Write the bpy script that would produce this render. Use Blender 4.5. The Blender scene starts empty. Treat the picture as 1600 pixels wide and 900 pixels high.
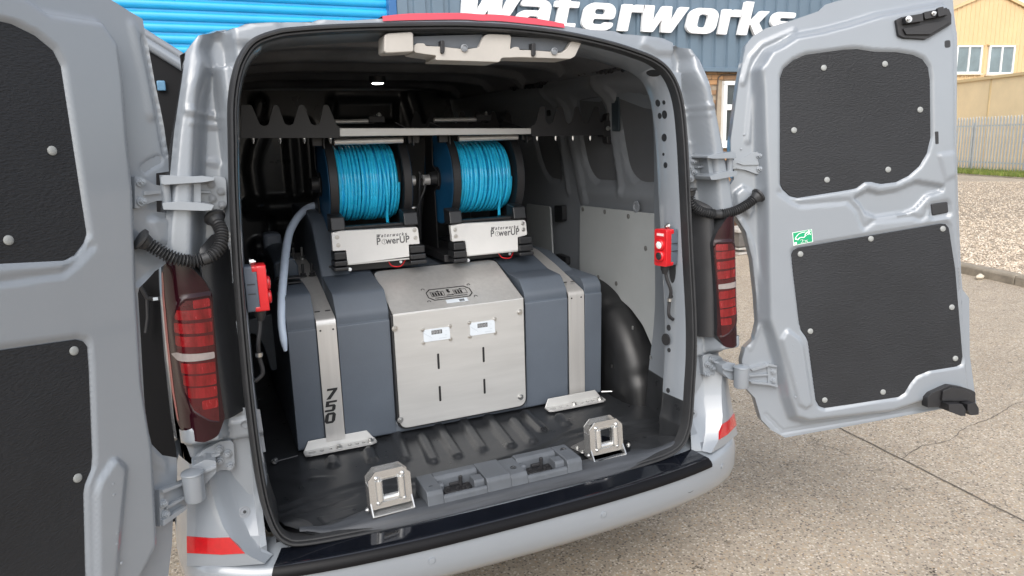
import bpy, bmesh, math, random
import numpy as np
from mathutils import Vector, Matrix, geometry
from mathutils.bvhtree import BVHTree
random.seed(7); RNG = np.random.default_rng(7)
SC = bpy.context.scene
COL = SC.collection
# ------------------------------------------------------------------ camera
CAM = np.array([-.803, -1.904, 1.649]); YAW, PITCH, ROLL = math.radians(23.617), math.radians(11.675), math.radians(-1.699); FPX = 1113.1
def cam_axes():
    cy, sy, cp, sp, cr, sr = math.cos(YAW), math.sin(YAW), math.cos(PITCH), math.sin(PITCH), math.cos(ROLL), math.sin(ROLL)
    f = np.array([sy, cy, 0]); r = np.array([cy, -sy, 0]); u = np.array([0, 0, 1.])
    f2 = f*cp-u*sp; u2 = u*cp+f*sp
    return r*cr+u2*sr, u2*cr-r*sr, f2
CR, CU, CF = cam_axes()
cd = bpy.data.cameras.new('camera'); co = bpy.data.objects.new('camera', cd); COL.objects.link(co)
m = Matrix.Identity(4)
for i in range(3):
    m[i][0], m[i][1], m[i][2], m[i][3] = CR[i], CU[i], -CF[i], CAM[i]
co.matrix_world = m; cd.sensor_width = 36; cd.lens = 36*FPX/1600; cd.clip_start = .02; cd.clip_end = 2000
SC.camera = co
# ------------------------------------------------------------------ sky, sun, exposure
w = bpy.data.worlds.new('World'); SC.world = w; w.use_nodes = True
SUN_EL, SUN_AZ = math.radians(44), math.radians(212)      # azimuth from +Y clockwise
nt = w.node_tree; nt.nodes.clear()
sky = nt.nodes.new('ShaderNodeTexSky'); sky.sky_type = 'NISHITA'; sky.sun_disc = False; sky.sun_elevation = SUN_EL; sky.sun_rotation = SUN_AZ
sky.air_density = 1.0; sky.dust_density = 3.0; sky.ozone_density = 1.0
hs = nt.nodes.new('ShaderNodeHueSaturation'); hs.inputs['Saturation'].default_value = .42
bg = nt.nodes.new('ShaderNodeBackground'); bg.inputs['Strength'].default_value = .15
wo = nt.nodes.new('ShaderNodeOutputWorld')
nt.links.new(sky.outputs[0], hs.inputs['Color']); nt.links.new(hs.outputs[0], bg.inputs[0]); nt.links.new(bg.outputs[0], wo.inputs[0])
sl = bpy.data.lights.new('sun', 'SUN'); sl.energy = .95; sl.angle = math.radians(60); sl.color = (1, .98, .95)
so = bpy.data.objects.new('sun', sl); COL.objects.link(so)
sd_ = Vector((math.sin(SUN_AZ)*math.cos(SUN_EL), math.cos(SUN_AZ)*math.cos(SUN_EL), math.sin(SUN_EL)))
so.rotation_euler = sd_.to_track_quat('Z', 'Y').to_euler(); so.location = (0, -3, 8)
vs = SC.view_settings; vs.view_transform = 'Standard'; vs.look = 'None'; vs.gamma = 1; vs.exposure = .90; vs.use_curve_mapping = False
# ------------------------------------------------------------------ sight lines of the survey photo: turn a photo point into a point on a real plane
def ray(px, py): return ((px-800)*CR-(py-450)*CU+FPX*CF)/FPX
def onp(px, py, n, c):
    n = np.array(n, float); d = ray(px, py); return CAM+d*((c-n@CAM)/(n@d))
def pX(px, py, v): return onp(px, py, (1, 0, 0), v)
def pY(px, py, v): return onp(px, py, (0, 1, 0), v)
def pZ(px, py, v): return onp(px, py, (0, 0, 1), v)
LEAN = .085
def yr(z): return -.01+LEAN*(np.asarray(z)-.84)
def pR(px, py, o=0.): return onp(px, py, (0, 1, -LEAN), -.01-LEAN*.84+o)
# ------------------------------------------------------------------ materials
MATS = {}
def mat(name, col, rough=.5, metal=0., coat=0., bump=None, spec=.5, var=None, trans=0., emit=None, aniso=0., coatr=.05):
    if name in MATS: return MATS[name]
    M = bpy.data.materials.new(name); M.use_nodes = True; t = M.node_tree; b = t.nodes['Principled BSDF']
    b.inputs['Base Color'].default_value = (*col, 1); b.inputs['Roughness'].default_value = rough; b.inputs['Metallic'].default_value = metal
    b.inputs['Coat Weight'].default_value = coat; b.inputs['Coat Roughness'].default_value = coatr; b.inputs['Specular IOR Level'].default_value = spec
    b.inputs['Transmission Weight'].default_value = trans
    if aniso: b.inputs['Anisotropic'].default_value = aniso
    if emit: b.inputs['Emission Color'].default_value = (*emit[0], 1); b.inputs['Emission Strength'].default_value = emit[1]
    tc = t.nodes.new('ShaderNodeTexCoord')
    if var:      # (scale, amount) colour mottling + roughness mottling
        sc_, am = var[:2]
        n = t.nodes.new('ShaderNodeTexNoise'); n.inputs['Scale'].default_value = sc_; n.inputs['Detail'].default_value = 6; n.inputs['Roughness'].default_value = .65
        mp = t.nodes.new('ShaderNodeMapping'); mp.inputs['Scale'].default_value = var[2] if len(var) > 2 else (1, 1, 1)
        t.links.new(tc.outputs['Object'], mp.inputs[0]); t.links.new(mp.outputs[0], n.inputs['Vector'])
        mr = t.nodes.new('ShaderNodeMapRange'); mr.inputs['From Min'].default_value = .3; mr.inputs['From Max'].default_value = .7
        mr.inputs['To Min'].default_value = 1-am; mr.inputs['To Max'].default_value = 1+am
        mx = t.nodes.new('ShaderNodeMix'); mx.data_type = 'RGBA'; mx.blend_type = 'MULTIPLY'; mx.inputs['Factor'].default_value = 1
        mx.inputs[6].default_value = (*col, 1)
        t.links.new(n.outputs['Fac'], mr.inputs['Value']); t.links.new(mr.outputs[0], mx.inputs[7]); t.links.new(mx.outputs[2], b.inputs['Base Color'])
        r2 = t.nodes.new('ShaderNodeMapRange'); r2.inputs['From Min'].default_value = .3; r2.inputs['From Max'].default_value = .7
        r2.inputs['To Min'].default_value = max(.02, rough-.3*am); r2.inputs['To Max'].default_value = min(1, rough+.3*am)
        t.links.new(n.outputs['Fac'], r2.inputs['Value']); t.links.new(r2.outputs[0], b.inputs['Roughness'])
    if bump:     # (scale, strength, distance[, mapping scale])
        n2 = t.nodes.new('ShaderNodeTexNoise'); n2.inputs['Scale'].default_value = bump[0]; n2.inputs['Detail'].default_value = 3
        mp = t.nodes.new('ShaderNodeMapping'); mp.inputs['Scale'].default_value = bump[3] if len(bump) > 3 else (1, 1, 1)
        t.links.new(tc.outputs['Object'], mp.inputs[0]); t.links.new(mp.outputs[0], n2.inputs['Vector'])
        bp = t.nodes.new('ShaderNodeBump'); bp.inputs['Strength'].default_value = bump[1]; bp.inputs['Distance'].default_value = bump[2]
        t.links.new(n2.outputs['Fac'], bp.inputs['Height']); t.links.new(bp.outputs[0], b.inputs['Normal'])
    MATS[name] = M; return M
PAINT = mat('grey_paint', (.212, .235, .262), .32, coat=1, bump=(6, .02, .01), var=(3, .03), coatr=.06)
PAINTIN = mat('grey_inner_paint', (.20, .215, .235), .45, coat=.3, var=(5, .06))
BOARD = mat('black_textured_board', (.016, .0172, .020), .5, spec=.36, bump=(230, .75, .003, (.42, .42, 1.25)), var=(2.5, .22))
BLK = mat('black_plastic', (.020, .021, .0235), .42, bump=(300, .15, .0006), var=(9, .12))
BLKM = mat('black_powder_coat', (.018, .018, .020), .5, bump=(500, .2, .0006), var=(12, .1))
BLKG = mat('gloss_black', (.004, .005, .008), .08, coat=1, var=(6, .3))
FLOOR = mat('black_floor_liner', (.019, .0205, .023), .34, bump=(250, .2, .0008), var=(12, .3))
RUB = mat('rubber', (.022, .023, .025), .5, var=(20, .15))
SILL = mat('dusty_dark_plastic', (.05, .056, .065), .6, bump=(120, .25, .001), var=(14, .35))
SCUFF = mat('scuffed_threshold', (.036, .040, .047), .55, bump=(60, .35, .0012, (.2, 3, 3)), var=(10, .5, (.3, 4, 4)))
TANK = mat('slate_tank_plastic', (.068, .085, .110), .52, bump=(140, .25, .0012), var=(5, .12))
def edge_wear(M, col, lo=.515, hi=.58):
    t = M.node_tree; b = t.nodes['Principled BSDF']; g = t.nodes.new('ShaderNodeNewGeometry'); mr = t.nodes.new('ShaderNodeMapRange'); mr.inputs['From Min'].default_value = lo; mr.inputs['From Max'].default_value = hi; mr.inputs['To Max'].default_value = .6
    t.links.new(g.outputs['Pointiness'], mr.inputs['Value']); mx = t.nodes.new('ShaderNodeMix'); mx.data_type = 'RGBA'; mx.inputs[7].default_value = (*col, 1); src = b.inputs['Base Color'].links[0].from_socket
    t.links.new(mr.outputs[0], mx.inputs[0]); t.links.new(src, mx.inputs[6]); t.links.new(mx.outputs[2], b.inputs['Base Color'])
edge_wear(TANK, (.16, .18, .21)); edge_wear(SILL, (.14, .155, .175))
STEEL = mat('brushed_steel', (.60, .59, .575), .42, .55, bump=(220, .12, .0006, (1, 1, .03)), var=(60, .06, (1, 1, .04)))
STEELB = mat('satin_steel', (.56, .56, .55), .45, .5, bump=(320, .1, .0004, (.04, 1, 1)), var=(30, .06, (.1, 1, 1)))
BOLT = mat('zinc_bolt', (.55, .55, .54), .32, 1., var=(90, .15))
PLATEW = mat('white_plate', (.72, .72, .71), .38, .0, var=(9, .04))
LABELW = mat('label_white', (.60, .65, .70), .4, var=(18, .04))
INK = mat('black_ink', (.012, .012, .013), .5, var=(40, .1))
INKG = mat('grey_ink', (.10, .10, .105), .5, var=(40, .1))
HOSE = mat('cyan_hose', (.03, .60, .96), .27, coat=.4, var=(14, .12))
BLUED = mat('blue_disc_plastic', (.012, .11, .25), .42, var=(8, .15))
PIPE = mat('pale_blue_pipe', (.62, .72, .86), .3, coat=.3, var=(10, .06))
PIPEB = mat('cyan_cap', (.02, .25, .42), .4, var=(10, .1))
RED = mat('red_plastic', (.55, .012, .018), .35, coat=.3, var=(20, .06))
GREYP = mat('grey_blue_plastic', (.085, .105, .135), .5, var=(20, .08))
LENS = mat('dark_red_lens', (.016, .0015, .004), .12, spec=.35, coat=.15, var=(10, .25))
LENSR = mat('bright_red_lens', (.15, .003, .005), .2, coat=.2, bump=(260, .3, .001, (.15, 1, 1)), var=(34, .55, (1, .3, .25)))
LENSF = mat('lamp_field_red', (.045, .002, .004), .16, coat=.15, var=(16, .35))
LENSS = mat('sunlit_red_lens', (.24, .006, .012), .12, coat=1, var=(12, .12))  # same lens in a brighter red: sunlight coming through is painted in
LENSW = mat('clear_white_lens', (.24, .21, .205), .15, coat=1, bump=(500, .5, .001, (1, 1, .1)), var=(60, .1))
REFL = mat('red_reflector', (.42, .004, .008), .12, coat=1, bump=(700, .4, .0006), var=(60, .12))
GREEN = mat('green_sticker', (.0, .30, .13), .4, var=(20, .05))
WHT = mat('white_print', (.8, .82, .8), .45, var=(30, .03))
SCREWC = mat('grey_screw_cap', (.25, .26, .255), .45, var=(40, .1))
BEIGE = mat('beige_trim', (.42, .40, .37), .6, bump=(200, .2, .0006), var=(8, .06))
GLASSD = mat('dark_glass', (.03, .035, .04), .06, coat=1, var=(3, .2))
SPOIL = mat('red_spoiler_paint', (.56, .055, .085), .4, coat=.3, var=(6, .05))
LAMP = mat('lamp_glow', (1, 1, 1), .5, emit=((1, .97, .9), 6.0), var=(5, .01))
LINING = mat('grey_lining_board', (.36, .38, .385), .55, bump=(90, .15, .0008), var=(4, .06))
TYRE = mat('tyre', (.02, .02, .02), .8, var=(20, .2))
# ------------------------------------------------------------------ mesh helpers
def link(name, me, parent=None):
    o = bpy.data.objects.new(name, me); COL.objects.link(o)
    if parent is not None: o.parent = parent
    return o
def mk(name, V, F, mt, parent=None, smooth=35, mi=None, bevel=0, seg=2, shift=True):
    V = np.asarray(V, float)
    me = bpy.data.meshes.new(name); me.from_pydata([tuple(v) for v in V], [], [tuple(int(i) for i in f) for f in F])
    for q in (mt if isinstance(mt, (list, tuple)) else [mt]): me.materials.append(q)
    if mi is not None: me.polygons.foreach_set('material_index', np.asarray(mi, np.int32))
    me.validate(); 
    bm = bmesh.new(); bm.from_mesh(me); bmesh.ops.recalc_face_normals(bm, faces=bm.faces); bm.to_mesh(me); bm.free()
    if smooth:
        me.polygons.foreach_set('use_smooth', [True]*len(me.polygons)); me.set_sharp_from_angle(angle=math.radians(smooth))
    o = link(name, me, parent)
    if bevel:
        b = o.modifiers.new('bevel', 'BEVEL'); b.width = bevel; b.segments = seg; b.limit_method = 'ANGLE'; b.angle_limit = math.radians(32); b.harden_normals = False
    return o
def tag(o, label=None, cat=None, group=None, kind=None):
    if label: o['label'] = label
    if cat: o['category'] = cat
    if group: o['group'] = group
    if kind: o['kind'] = kind
    return o
def thing(name, loc, label, cat, group=None):
    o = bpy.data.objects.new(name, None); COL.objects.link(o); o.location = tuple(loc); o.empty_display_size = .1
    tag(o, label, cat, group); bpy.context.view_layer.update(); return o
def adopt(th):      # children were built in world coordinates: keep them where they are
    inv = Matrix.Translation(th.location).inverted()
    for c in th.children:
        c.matrix_parent_inverse = inv
class MB:
    def __init__(s): s.V = []; s.F = []; s.mi = []
    def add(s, V, F, mi=0):
        b = len(s.V); s.V += [tuple(v) for v in V]; s.F += [tuple(int(i)+b for i in f) for f in F]; s.mi += [mi]*len(F); return s
    def build(s, name, mt, parent=None, **k):
        return mk(name, s.V, s.F, mt, parent, mi=s.mi if isinstance(mt, (list, tuple)) else None, **k)
def g_box(c, s, R=None):
    c = np.array(c, float); h = np.array(s, float)/2
    V = np.array([[x, y, z] for x in (-1, 1) for y in (-1, 1) for z in (-1, 1)])*h
    if R is not None: V = V@np.array(R).T
    return V+c, [(0, 1, 3, 2), (4, 6, 7, 5), (0, 4, 5, 1), (2, 3, 7, 6), (0, 2, 6, 4), (1, 5, 7, 3)]
def g_prism(pts, vec):
    P = np.asarray(pts, float); n = len(P); V = np.vstack([P, P+np.asarray(vec, float)])
    return V, [tuple(range(n))[::-1], tuple(range(n, 2*n))]+[(i, (i+1) % n, n+(i+1) % n, n+i) for i in range(n)]
def perp(d):
    d = np.asarray(d, float)/np.linalg.norm(d); a = np.array([0, 0, 1.]) if abs(d[2]) < .9 else np.array([1., 0, 0])
    u = np.cross(d, a); u /= np.linalg.norm(u); return d, u, np.cross(d, u)
def g_cyl(p0, p1, r0, r1=None, n=16, caps=True):
    p0 = np.asarray(p0, float); p1 = np.asarray(p1, float); r1 = r0 if r1 is None else r1
    d, u, v = perp(p1-p0); a = np.arange(n)*2*math.pi/n; ring = np.outer(np.cos(a), u)+np.outer(np.sin(a), v)
    V = np.vstack([p0+ring*r0, p1+ring*r1]); F = [(i, (i+1) % n, n+(i+1) % n, n+i) for i in range(n)]
    if caps: F += [tuple(range(n))[::-1], tuple(range(n, 2*n))]
    return V, F
def g_lathe(c, axis, prof, n=32):     # prof: (r, h) along axis
    c = np.asarray(c, float); d, u, v = perp(axis); a = np.arange(n)*2*math.pi/n; ring = np.outer(np.cos(a), u)+np.outer(np.sin(a), v)
    V = np.vstack([c+d*h+ring*r for r, h in prof]); k = len(prof)
    F = [(j*n+i, j*n+(i+1) % n, (j+1)*n+(i+1) % n, (j+1)*n+i) for j in range(k-1) for i in range(n)]
    F += [tuple(range(n))[::-1], tuple(range((k-1)*n, k*n))]
    return V, F
def g_tube(path, r, n=10, caps=True, closed=False):
    P = np.asarray(path, float); k = len(P); r = np.broadcast_to(np.asarray(r, float), (k,))
    T = np.gradient(P, axis=0)
    if closed: T = np.roll(P, -1, 0)-np.roll(P, 1, 0)
    T /= np.linalg.norm(T, axis=1)[:, None]+1e-12
    _, u, _ = perp(T[0]); V = []; a = np.arange(n)*2*math.pi/n
    for i in range(k):
        u = u-T[i]*(u@T[i]); u /= np.linalg.norm(u); v = np.cross(T[i], u)
        V.append(P[i]+(np.outer(np.cos(a), u)+np.outer(np.sin(a), v))*r[i])
    V = np.vstack(V); kk = k if closed else k-1
    F = [(j*n+i, j*n+(i+1) % n, ((j+1) % k)*n+(i+1) % n, ((j+1) % k)*n+i) for j in range(kk) for i in range(n)]
    if caps and not closed: F += [tuple(range(n))[::-1], tuple(range((k-1)*n, k*n))]
    return V, F
def cr(pts, m=10, closed=False):       # catmull-rom
    P = np.asarray(pts, float); k = len(P); out = []
    for i in range(k if closed else k-1):
        g = (lambda j: P[j % k]) if closed else (lambda j: P[min(max(j, 0), k-1)])
        p0, p1, p2, p3 = g(i-1), g(i), g(i+1), g(i+2)
        for t in np.arange(m)/m:
            out.append(.5*((2*p1)+(-p0+p2)*t+(2*p0-5*p1+4*p2-p3)*t*t+(-p0+3*p1-3*p2+p3)*t**3))
    if not closed: out.append(P[-1])
    return np.array(out)
def rnd(poly, r, n=5):                 # rounded corners in the polygon's own plane (2-D or 3-D)
    P = np.asarray(poly, float); k = len(P); out = []; rr = np.broadcast_to(np.asarray(r, float), (k,))
    for i in range(k):
        p, a, b = P[i], P[i-1]-P[i], P[(i+1) % k]-P[i]; la, lb = np.linalg.norm(a), np.linalg.norm(b)
        q = min(rr[i], la*.48, lb*.48)
        if q < 1e-6: out.append(p); continue
        s, e = p+a/la*q, p+b/lb*q
        for t in np.linspace(0, 1, n): out.append((1-t)**2*s+2*t*(1-t)*p+t*t*e)
    return np.array(out)
def resample(poly, step, closed=True):
    P = np.asarray(poly, float)
    if closed: P = np.vstack([P, P[:1]])
    out = []
    for a, b in zip(P[:-1], P[1:]):
        k = max(1, int(math.ceil(np.linalg.norm(b-a)/step)))
        for t in range(k): out.append(a+(b-a)*t/k)
    if not closed: out.append(P[-1])
    return np.array(out)
def seg_dist(Q, poly, closed=True):
    P = np.asarray(poly, float); A = P; B = np.roll(P, -1, 0)
    if not closed: A, B = P[:-1], P[1:]
    best = np.full(len(Q), 1e9)
    for a, b in zip(A, B):
        d = b-a; L = d@d+1e-15; t = np.clip(((Q-a)@d)/L, 0, 1); best = np.minimum(best, np.linalg.norm(Q-a-t[:, None]*d, axis=1))
    return best
def inside(Q, poly):
    P = np.asarray(poly, float); A = P; B = np.roll(P, -1, 0); c = np.zeros(len(Q), bool)
    for a, b in zip(A, B):
        if a[1] == b[1]: continue
        k = ((a[1] > Q[:, 1]) != (b[1] > Q[:, 1])) & (Q[:, 0] < (b[0]-a[0])*(Q[:, 1]-a[1])/(b[1]-a[1])+a[0]); c ^= k
    return c
def sdf(Q, poly): return np.where(inside(Q, poly), 1, -1)*seg_dist(Q, poly)
def sstep(x): x = np.clip(x, 0, 1); return x*x*(3-2*x)
def height(Q, feats):
    h = np.zeros(len(Q))
    for f in feats:
        if f[0] == 'area': h += f[2]*sstep((sdf(Q, f[1])+(f[4] if len(f) > 4 else 0))/f[3])            # ('area', polygon, depth, slope width)
        else: h += f[2]*sstep(1-(seg_dist(Q, f[1], False)-f[4])/f[3])     # ('line', polyline, depth, slope width, half flat width)
    return h
def relief(name, outline, feats, fmap, mt, parent=None, step=.01, smooth=60, matfn=None):
    ol = resample(outline, step); lo, hi = ol.min(0), ol.max(0)
    gx, gy = np.meshgrid(np.arange(lo[0], hi[0], step), np.arange(lo[1], hi[1], step)); gx = gx+(np.arange(gx.shape[0]) % 2)[:, None]*step*.5
    Q = np.stack([gx.ravel(), gy.ravel()], 1); Q = Q[sdf(Q, ol) > step*.45]
    A = np.vstack([ol, Q]); n = len(ol)
    r = geometry.delaunay_2d_cdt([Vector(p) for p in A], [], [list(range(n))], 1, 1e-7)
    P = np.array([tuple(v) for v in r[0]]); F = [tuple(f) for f in r[2]]
    H = height(P, feats)
    mi = None
    if matfn is not None:
        C = np.array([P[list(f)].mean(0) for f in F]); mi = matfn(C)
    V = fmap(P[:, 0], P[:, 1], H)
    return mk(name, V, F, mt, parent, smooth=smooth, mi=mi)
def loft(rows, closed=False):
    R = [np.asarray(r, float) for r in rows]; n = len(R[0]); V = np.vstack(R); F = []
    for j in range(len(R)-1):
        for i in range(n if closed else n-1): F.append((j*n+i, j*n+(i+1) % n, (j+1)*n+(i+1) % n, (j+1)*n+i))
    return V, F
# ------------------------------------------------------------------ lettering
def sh(P, k=.2): return [(x+k*y, y) for x, y in P]
GL = {'o': (1.05, [[(.2, 0), (.85, 0), (1.05, .2), (1.05, .8), (.85, 1), (.2, 1), (0, .8), (0, .2)], [(.36, .24), (.69, .24), (.69, .76), (.36, .76)]]),
 'e': (1.05, [[(.2, 0), (.85, 0), (1.03, .12), (1.05, .3), (.70, .3), (.70, .22), (.36, .22), (.36, .42), (1.05, .42), (1.05, .8), (.85, 1), (.2, 1), (0, .8), (0, .2)], [(.36, .58), (.70, .58), (.70, .78), (.36, .78)]]),
 'a': (1.05, [[(.15, 0), (1.05, 0), (1.05, .82), (.87, 1), (.1, 1), (.06, .76), (.70, .76), (.70, .62), (.18, .62), (0, .46), (0, .14)], [(.36, .2), (.70, .2), (.70, .42), (.36, .42)]]),
 't': (.8, [[(.15, 1.3), (.5, 1.3), (.5, 1.0), (.82, 1.0), (.82, .78), (.5, .78), (.5, .22), (.82, .22), (.82, 0), (.3, 0), (.15, .15), (.15, .78), (0, .78), (0, 1.0), (.15, 1.0)]]),
 'r': (.8, [[(0, 0), (.36, 0), (.36, .72), (.80, .72), (.80, 1), (.44, 1), (.36, .93), (.36, 1), (0, 1)]]),
 'w': (1.6, [[(0, 1), (.38, 1), (.44, .40), (.66, 1), (.99, 1), (1.06, .40), (1.25, 1), (1.6, 1), (1.16, 0), (.80, 0), (.73, .50), (.52, 0), (.15, 0)]]),
 'W': (2.05, [[(0, 1.35), (.50, 1.35), (.56, .55), (.86, 1.35), (1.28, 1.35), (1.35, .55), (1.60, 1.35), (2.05, 1.35), (1.48, 0), (.98, 0), (.92, .60), (.66, 0), (.14, 0)]]),
 'k': (1.1, [[(0, 0), (.36, 0), (.36, .42), (.42, .42), (.70, 0), (1.12, 0), (.74, .52), (1.08, 1), (.70, 1), (.44, .64), (.36, .64), (.36, 1.35), (0, 1.35)]]),
 's': (1.0, [[(.02, 0), (.85, 0), (1.0, .15), (1.0, .45), (.85, .62), (.36, .62), (.36, .77), (.95, .77), (.95, 1), (.18, 1), (.02, .85), (.02, .53), (.17, .38), (.66, .38), (.66, .23), (.02, .23)]]),
 '7': (1.0, [[(0, .8), (0, 1), (1, 1), (1, .82), (.45, 0), (.05, 0), (.6, .8)]]),
 '5': (1.0, [[(0, 0), (.85, 0), (1, .15), (1, .5), (.85, .64), (.33, .64), (.33, .82), (1.05, .82), (1.05, 1), (0, 1), (0, .46), (.67, .46), (.67, .18), (0, .18)]]),
 '0': (1.0, [[(.2, 0), (.8, 0), (1, .2), (1, .8), (.8, 1), (.2, 1), (0, .8), (0, .2)], [(.34, .2), (.66, .2), (.66, .8), (.34, .8)]])}
def curve_mesh(loops, depth):          # 2-D filled outlines with holes -> mesh in the XY plane, thickness depth
    c = bpy.data.curves.new('c', 'CURVE'); c.dimensions = '2D'; c.fill_mode = 'BOTH'; c.extrude = depth/2
    for L in loops:
        s = c.splines.new('POLY'); s.points.add(len(L)-1)
        for q, p in zip(s.points, L): q.co = (p[0], p[1], 0, 1)
        s.use_cyclic_u = True
    o = bpy.data.objects.new('c', c); COL.objects.link(o); bpy.context.view_layer.update()
    me = o.evaluated_get(bpy.context.evaluated_depsgraph_get()).to_mesh()
    V = np.array([v.co[:] for v in me.vertices]); F = [tuple(p.vertices) for p in me.polygons]
    o.to_mesh_clear(); bpy.data.objects.remove(o); bpy.data.curves.remove(c); return V, F
def text_mesh(s, size, depth, shear=0., bold=0., space=1.):
    c = bpy.data.curves.new('t', 'FONT'); c.body = s; c.size = size; c.extrude = depth/2; c.shear = shear; c.offset = bold; c.space_character = space
    o = bpy.data.objects.new('t', c); COL.objects.link(o); bpy.context.view_layer.update()
    me = o.evaluated_get(bpy.context.evaluated_depsgraph_get()).to_mesh()
    V = np.array([v.co[:] for v in me.vertices]); F = [tuple(p.vertices) for p in me.polygons]
    o.to_mesh_clear(); bpy.data.objects.remove(o); bpy.data.curves.remove(c); return V, F
def frame(V, o, ex, ey):               # place flat XY geometry on a frame
    V = np.asarray(V, float); ex = np.asarray(ex, float); ey = np.asarray(ey, float); ez = np.cross(ex, ey); ez /= np.linalg.norm(ez)
    if V.shape[1] == 2: V = np.c_[V, np.zeros(len(V))]
    return np.asarray(o, float)+V[:, :1]*ex+V[:, 1:2]*ey+V[:, 2:3]*ez
def unit(v): v = np.asarray(v, float); return v/np.linalg.norm(v)
def g_ringplate(outer, holes, depth): return curve_mesh([outer]+holes, depth)
def circ(cx, cy, r, n=16): return [(cx+r*math.cos(2*math.pi*i/n), cy+r*math.sin(2*math.pi*i/n)) for i in range(n)]
def g_bolt(p, d, r=.008, h=.006):      # washer + hex head + stub
    d = unit(d); p = np.asarray(p, float); b = MB()
    b.add(*g_cyl(p, p+d*h*.3, r*1.35, n=14)); b.add(*g_cyl(p+d*h*.3, p+d*h, r*.95, n=6)); b.add(*g_cyl(p+d*h, p+d*h*1.35, r*.45, n=8)); return b.V, b.F
# ================================================================== GROUND
def ground_mat(name, base, chips, scale, bumpd, big=.10, stain=None):
    M = bpy.data.materials.new(name); M.use_nodes = True; t = M.node_tree; b = t.nodes['Principled BSDF']; L = t.links.new; N = t.nodes.new
    b.inputs['Roughness'].default_value = .85; b.inputs['Specular IOR Level'].default_value = .3
    tc = N('ShaderNodeTexCoord')
    nz = N('ShaderNodeTexNoise'); nz.inputs['Scale'].default_value = scale*.6; nz.inputs['Detail'].default_value = 2
    dm = N('ShaderNodeMix'); dm.data_type = 'VECTOR'; dm.inputs[0].default_value = .006
    L(tc.outputs['Object'], nz.inputs['Vector']); L(tc.outputs['Object'], dm.inputs[4]); L(nz.outputs['Color'], dm.inputs[5])
    v = N('ShaderNodeTexVoronoi'); v.inputs['Scale'].default_value = scale; L(dm.outputs[1], v.inputs['Vector'])
    wn = N('ShaderNodeTexWhiteNoise'); wn.noise_dimensions = '3D'; L(v.outputs['Color'], wn.inputs['Vector'])
    rp = N('ShaderNodeValToRGB'); e = rp.color_ramp.elements; rp.color_ramp.interpolation = 'CONSTANT'
    e[0].position = 0; e[0].color = (*chips[0], 1); e[1].position = 1/len(chips); e[1].color = (*chips[1], 1)
    for i in range(2, len(chips)):
        q = e.new(i/len(chips)); q.color = (*chips[i], 1)
    L(wn.outputs['Value'], rp.inputs[0])
    v2 = N('ShaderNodeTexVoronoi'); v2.feature = 'DISTANCE_TO_EDGE'; v2.inputs['Scale'].default_value = scale; L(dm.outputs[1], v2.inputs['Vector'])
    mr = N('ShaderNodeMapRange'); mr.inputs['From Min'].default_value = .03; mr.inputs['From Max'].default_value = .16; L(v2.outputs['Distance'], mr.inputs['Value'])
    mx = N('ShaderNodeMix'); mx.data_type = 'RGBA'; mx.inputs[6].default_value = (*base, 1); L(mr.outputs[0], mx.inputs[0]); L(rp.outputs[0], mx.inputs[7])
    n1 = N('ShaderNodeTexNoise'); n1.inputs['Scale'].default_value = .55; n1.inputs['Detail'].default_value = 8; n1.inputs['Roughness'].default_value = .62; L(tc.outputs['Object'], n1.inputs['Vector'])
    m1 = N('ShaderNodeMapRange'); m1.inputs['From Min'].default_value = .3; m1.inputs['From Max'].default_value = .7; m1.inputs['To Min'].default_value = 1-big*1.6; m1.inputs['To Max'].default_value = 1+big; L(n1.outputs['Fac'], m1.inputs['Value'])
    n3 = N('ShaderNodeTexNoise'); n3.inputs['Scale'].default_value = 9; n3.inputs['Detail'].default_value = 6; L(tc.outputs['Object'], n3.inputs['Vector'])
    m3 = N('ShaderNodeMapRange'); m3.inputs['From Min'].default_value = .3; m3.inputs['From Max'].default_value = .7; m3.inputs['To Min'].default_value = .92; m3.inputs['To Max'].default_value = 1.06; L(n3.outputs['Fac'], m3.inputs['Value'])
    mu = N('ShaderNodeMath'); mu.operation = 'MULTIPLY'; L(m1.outputs[0], mu.inputs[0]); L(m3.outputs[0], mu.inputs[1])
    mm = N('ShaderNodeMix'); mm.data_type = 'RGBA'; mm.blend_type = 'MULTIPLY'; mm.inputs[0].default_value = 1; L(mx.outputs[2], mm.inputs[6]); L(mu.outputs[0], mm.inputs[7])
    out = mm.outputs[2]
    # sparse dark spots
    vs_ = N('ShaderNodeTexVoronoi'); vs_.inputs['Scale'].default_value = 5.5; L(dm.outputs[1], vs_.inputs['Vector'])
    ms = N('ShaderNodeMapRange'); ms.inputs['From Min'].default_value = .05; ms.inputs['From Max'].default_value = .11; ms.inputs['To Min'].default_value = .38; ms.inputs['To Max'].default_value = 1; L(vs_.outputs['Distance'], ms.inputs['Value'])
    m4 = N('ShaderNodeMix'); m4.data_type = 'RGBA'; m4.blend_type = 'MULTIPLY'; m4.inputs[0].default_value = .55; L(out, m4.inputs[6]); L(ms.outputs[0], m4.inputs[7]); out = m4.outputs[2]
    L(out, b.inputs['Base Color'])
    bp = N('ShaderNodeBump'); bp.inputs['Strength'].default_value = .55; bp.inputs['Distance'].default_value = bumpd; L(mr.outputs[0], bp.inputs['Height']); L(bp.outputs[0], b.inputs['Normal'])
    return M
CONC = ground_mat('aggregate_concrete', (.395, .335, .262), [(.40, .34, .265), (.49, .42, .33), (.31, .26, .20), (.43, .367, .288), (.365, .312, .25), (.62, .55, .46), (.44, .33, .22), (.17, .145, .12)], 115, .0025, .09)
GRAV = ground_mat('tan_gravel', (.36, .30, .22), [(.50, .42, .32), (.58, .50, .40), (.42, .35, .27), (.64, .56, .46), (.48, .40, .30), (.54, .45, .35), (.36, .30, .24)], 34, .012, .08)
S = 700
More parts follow.
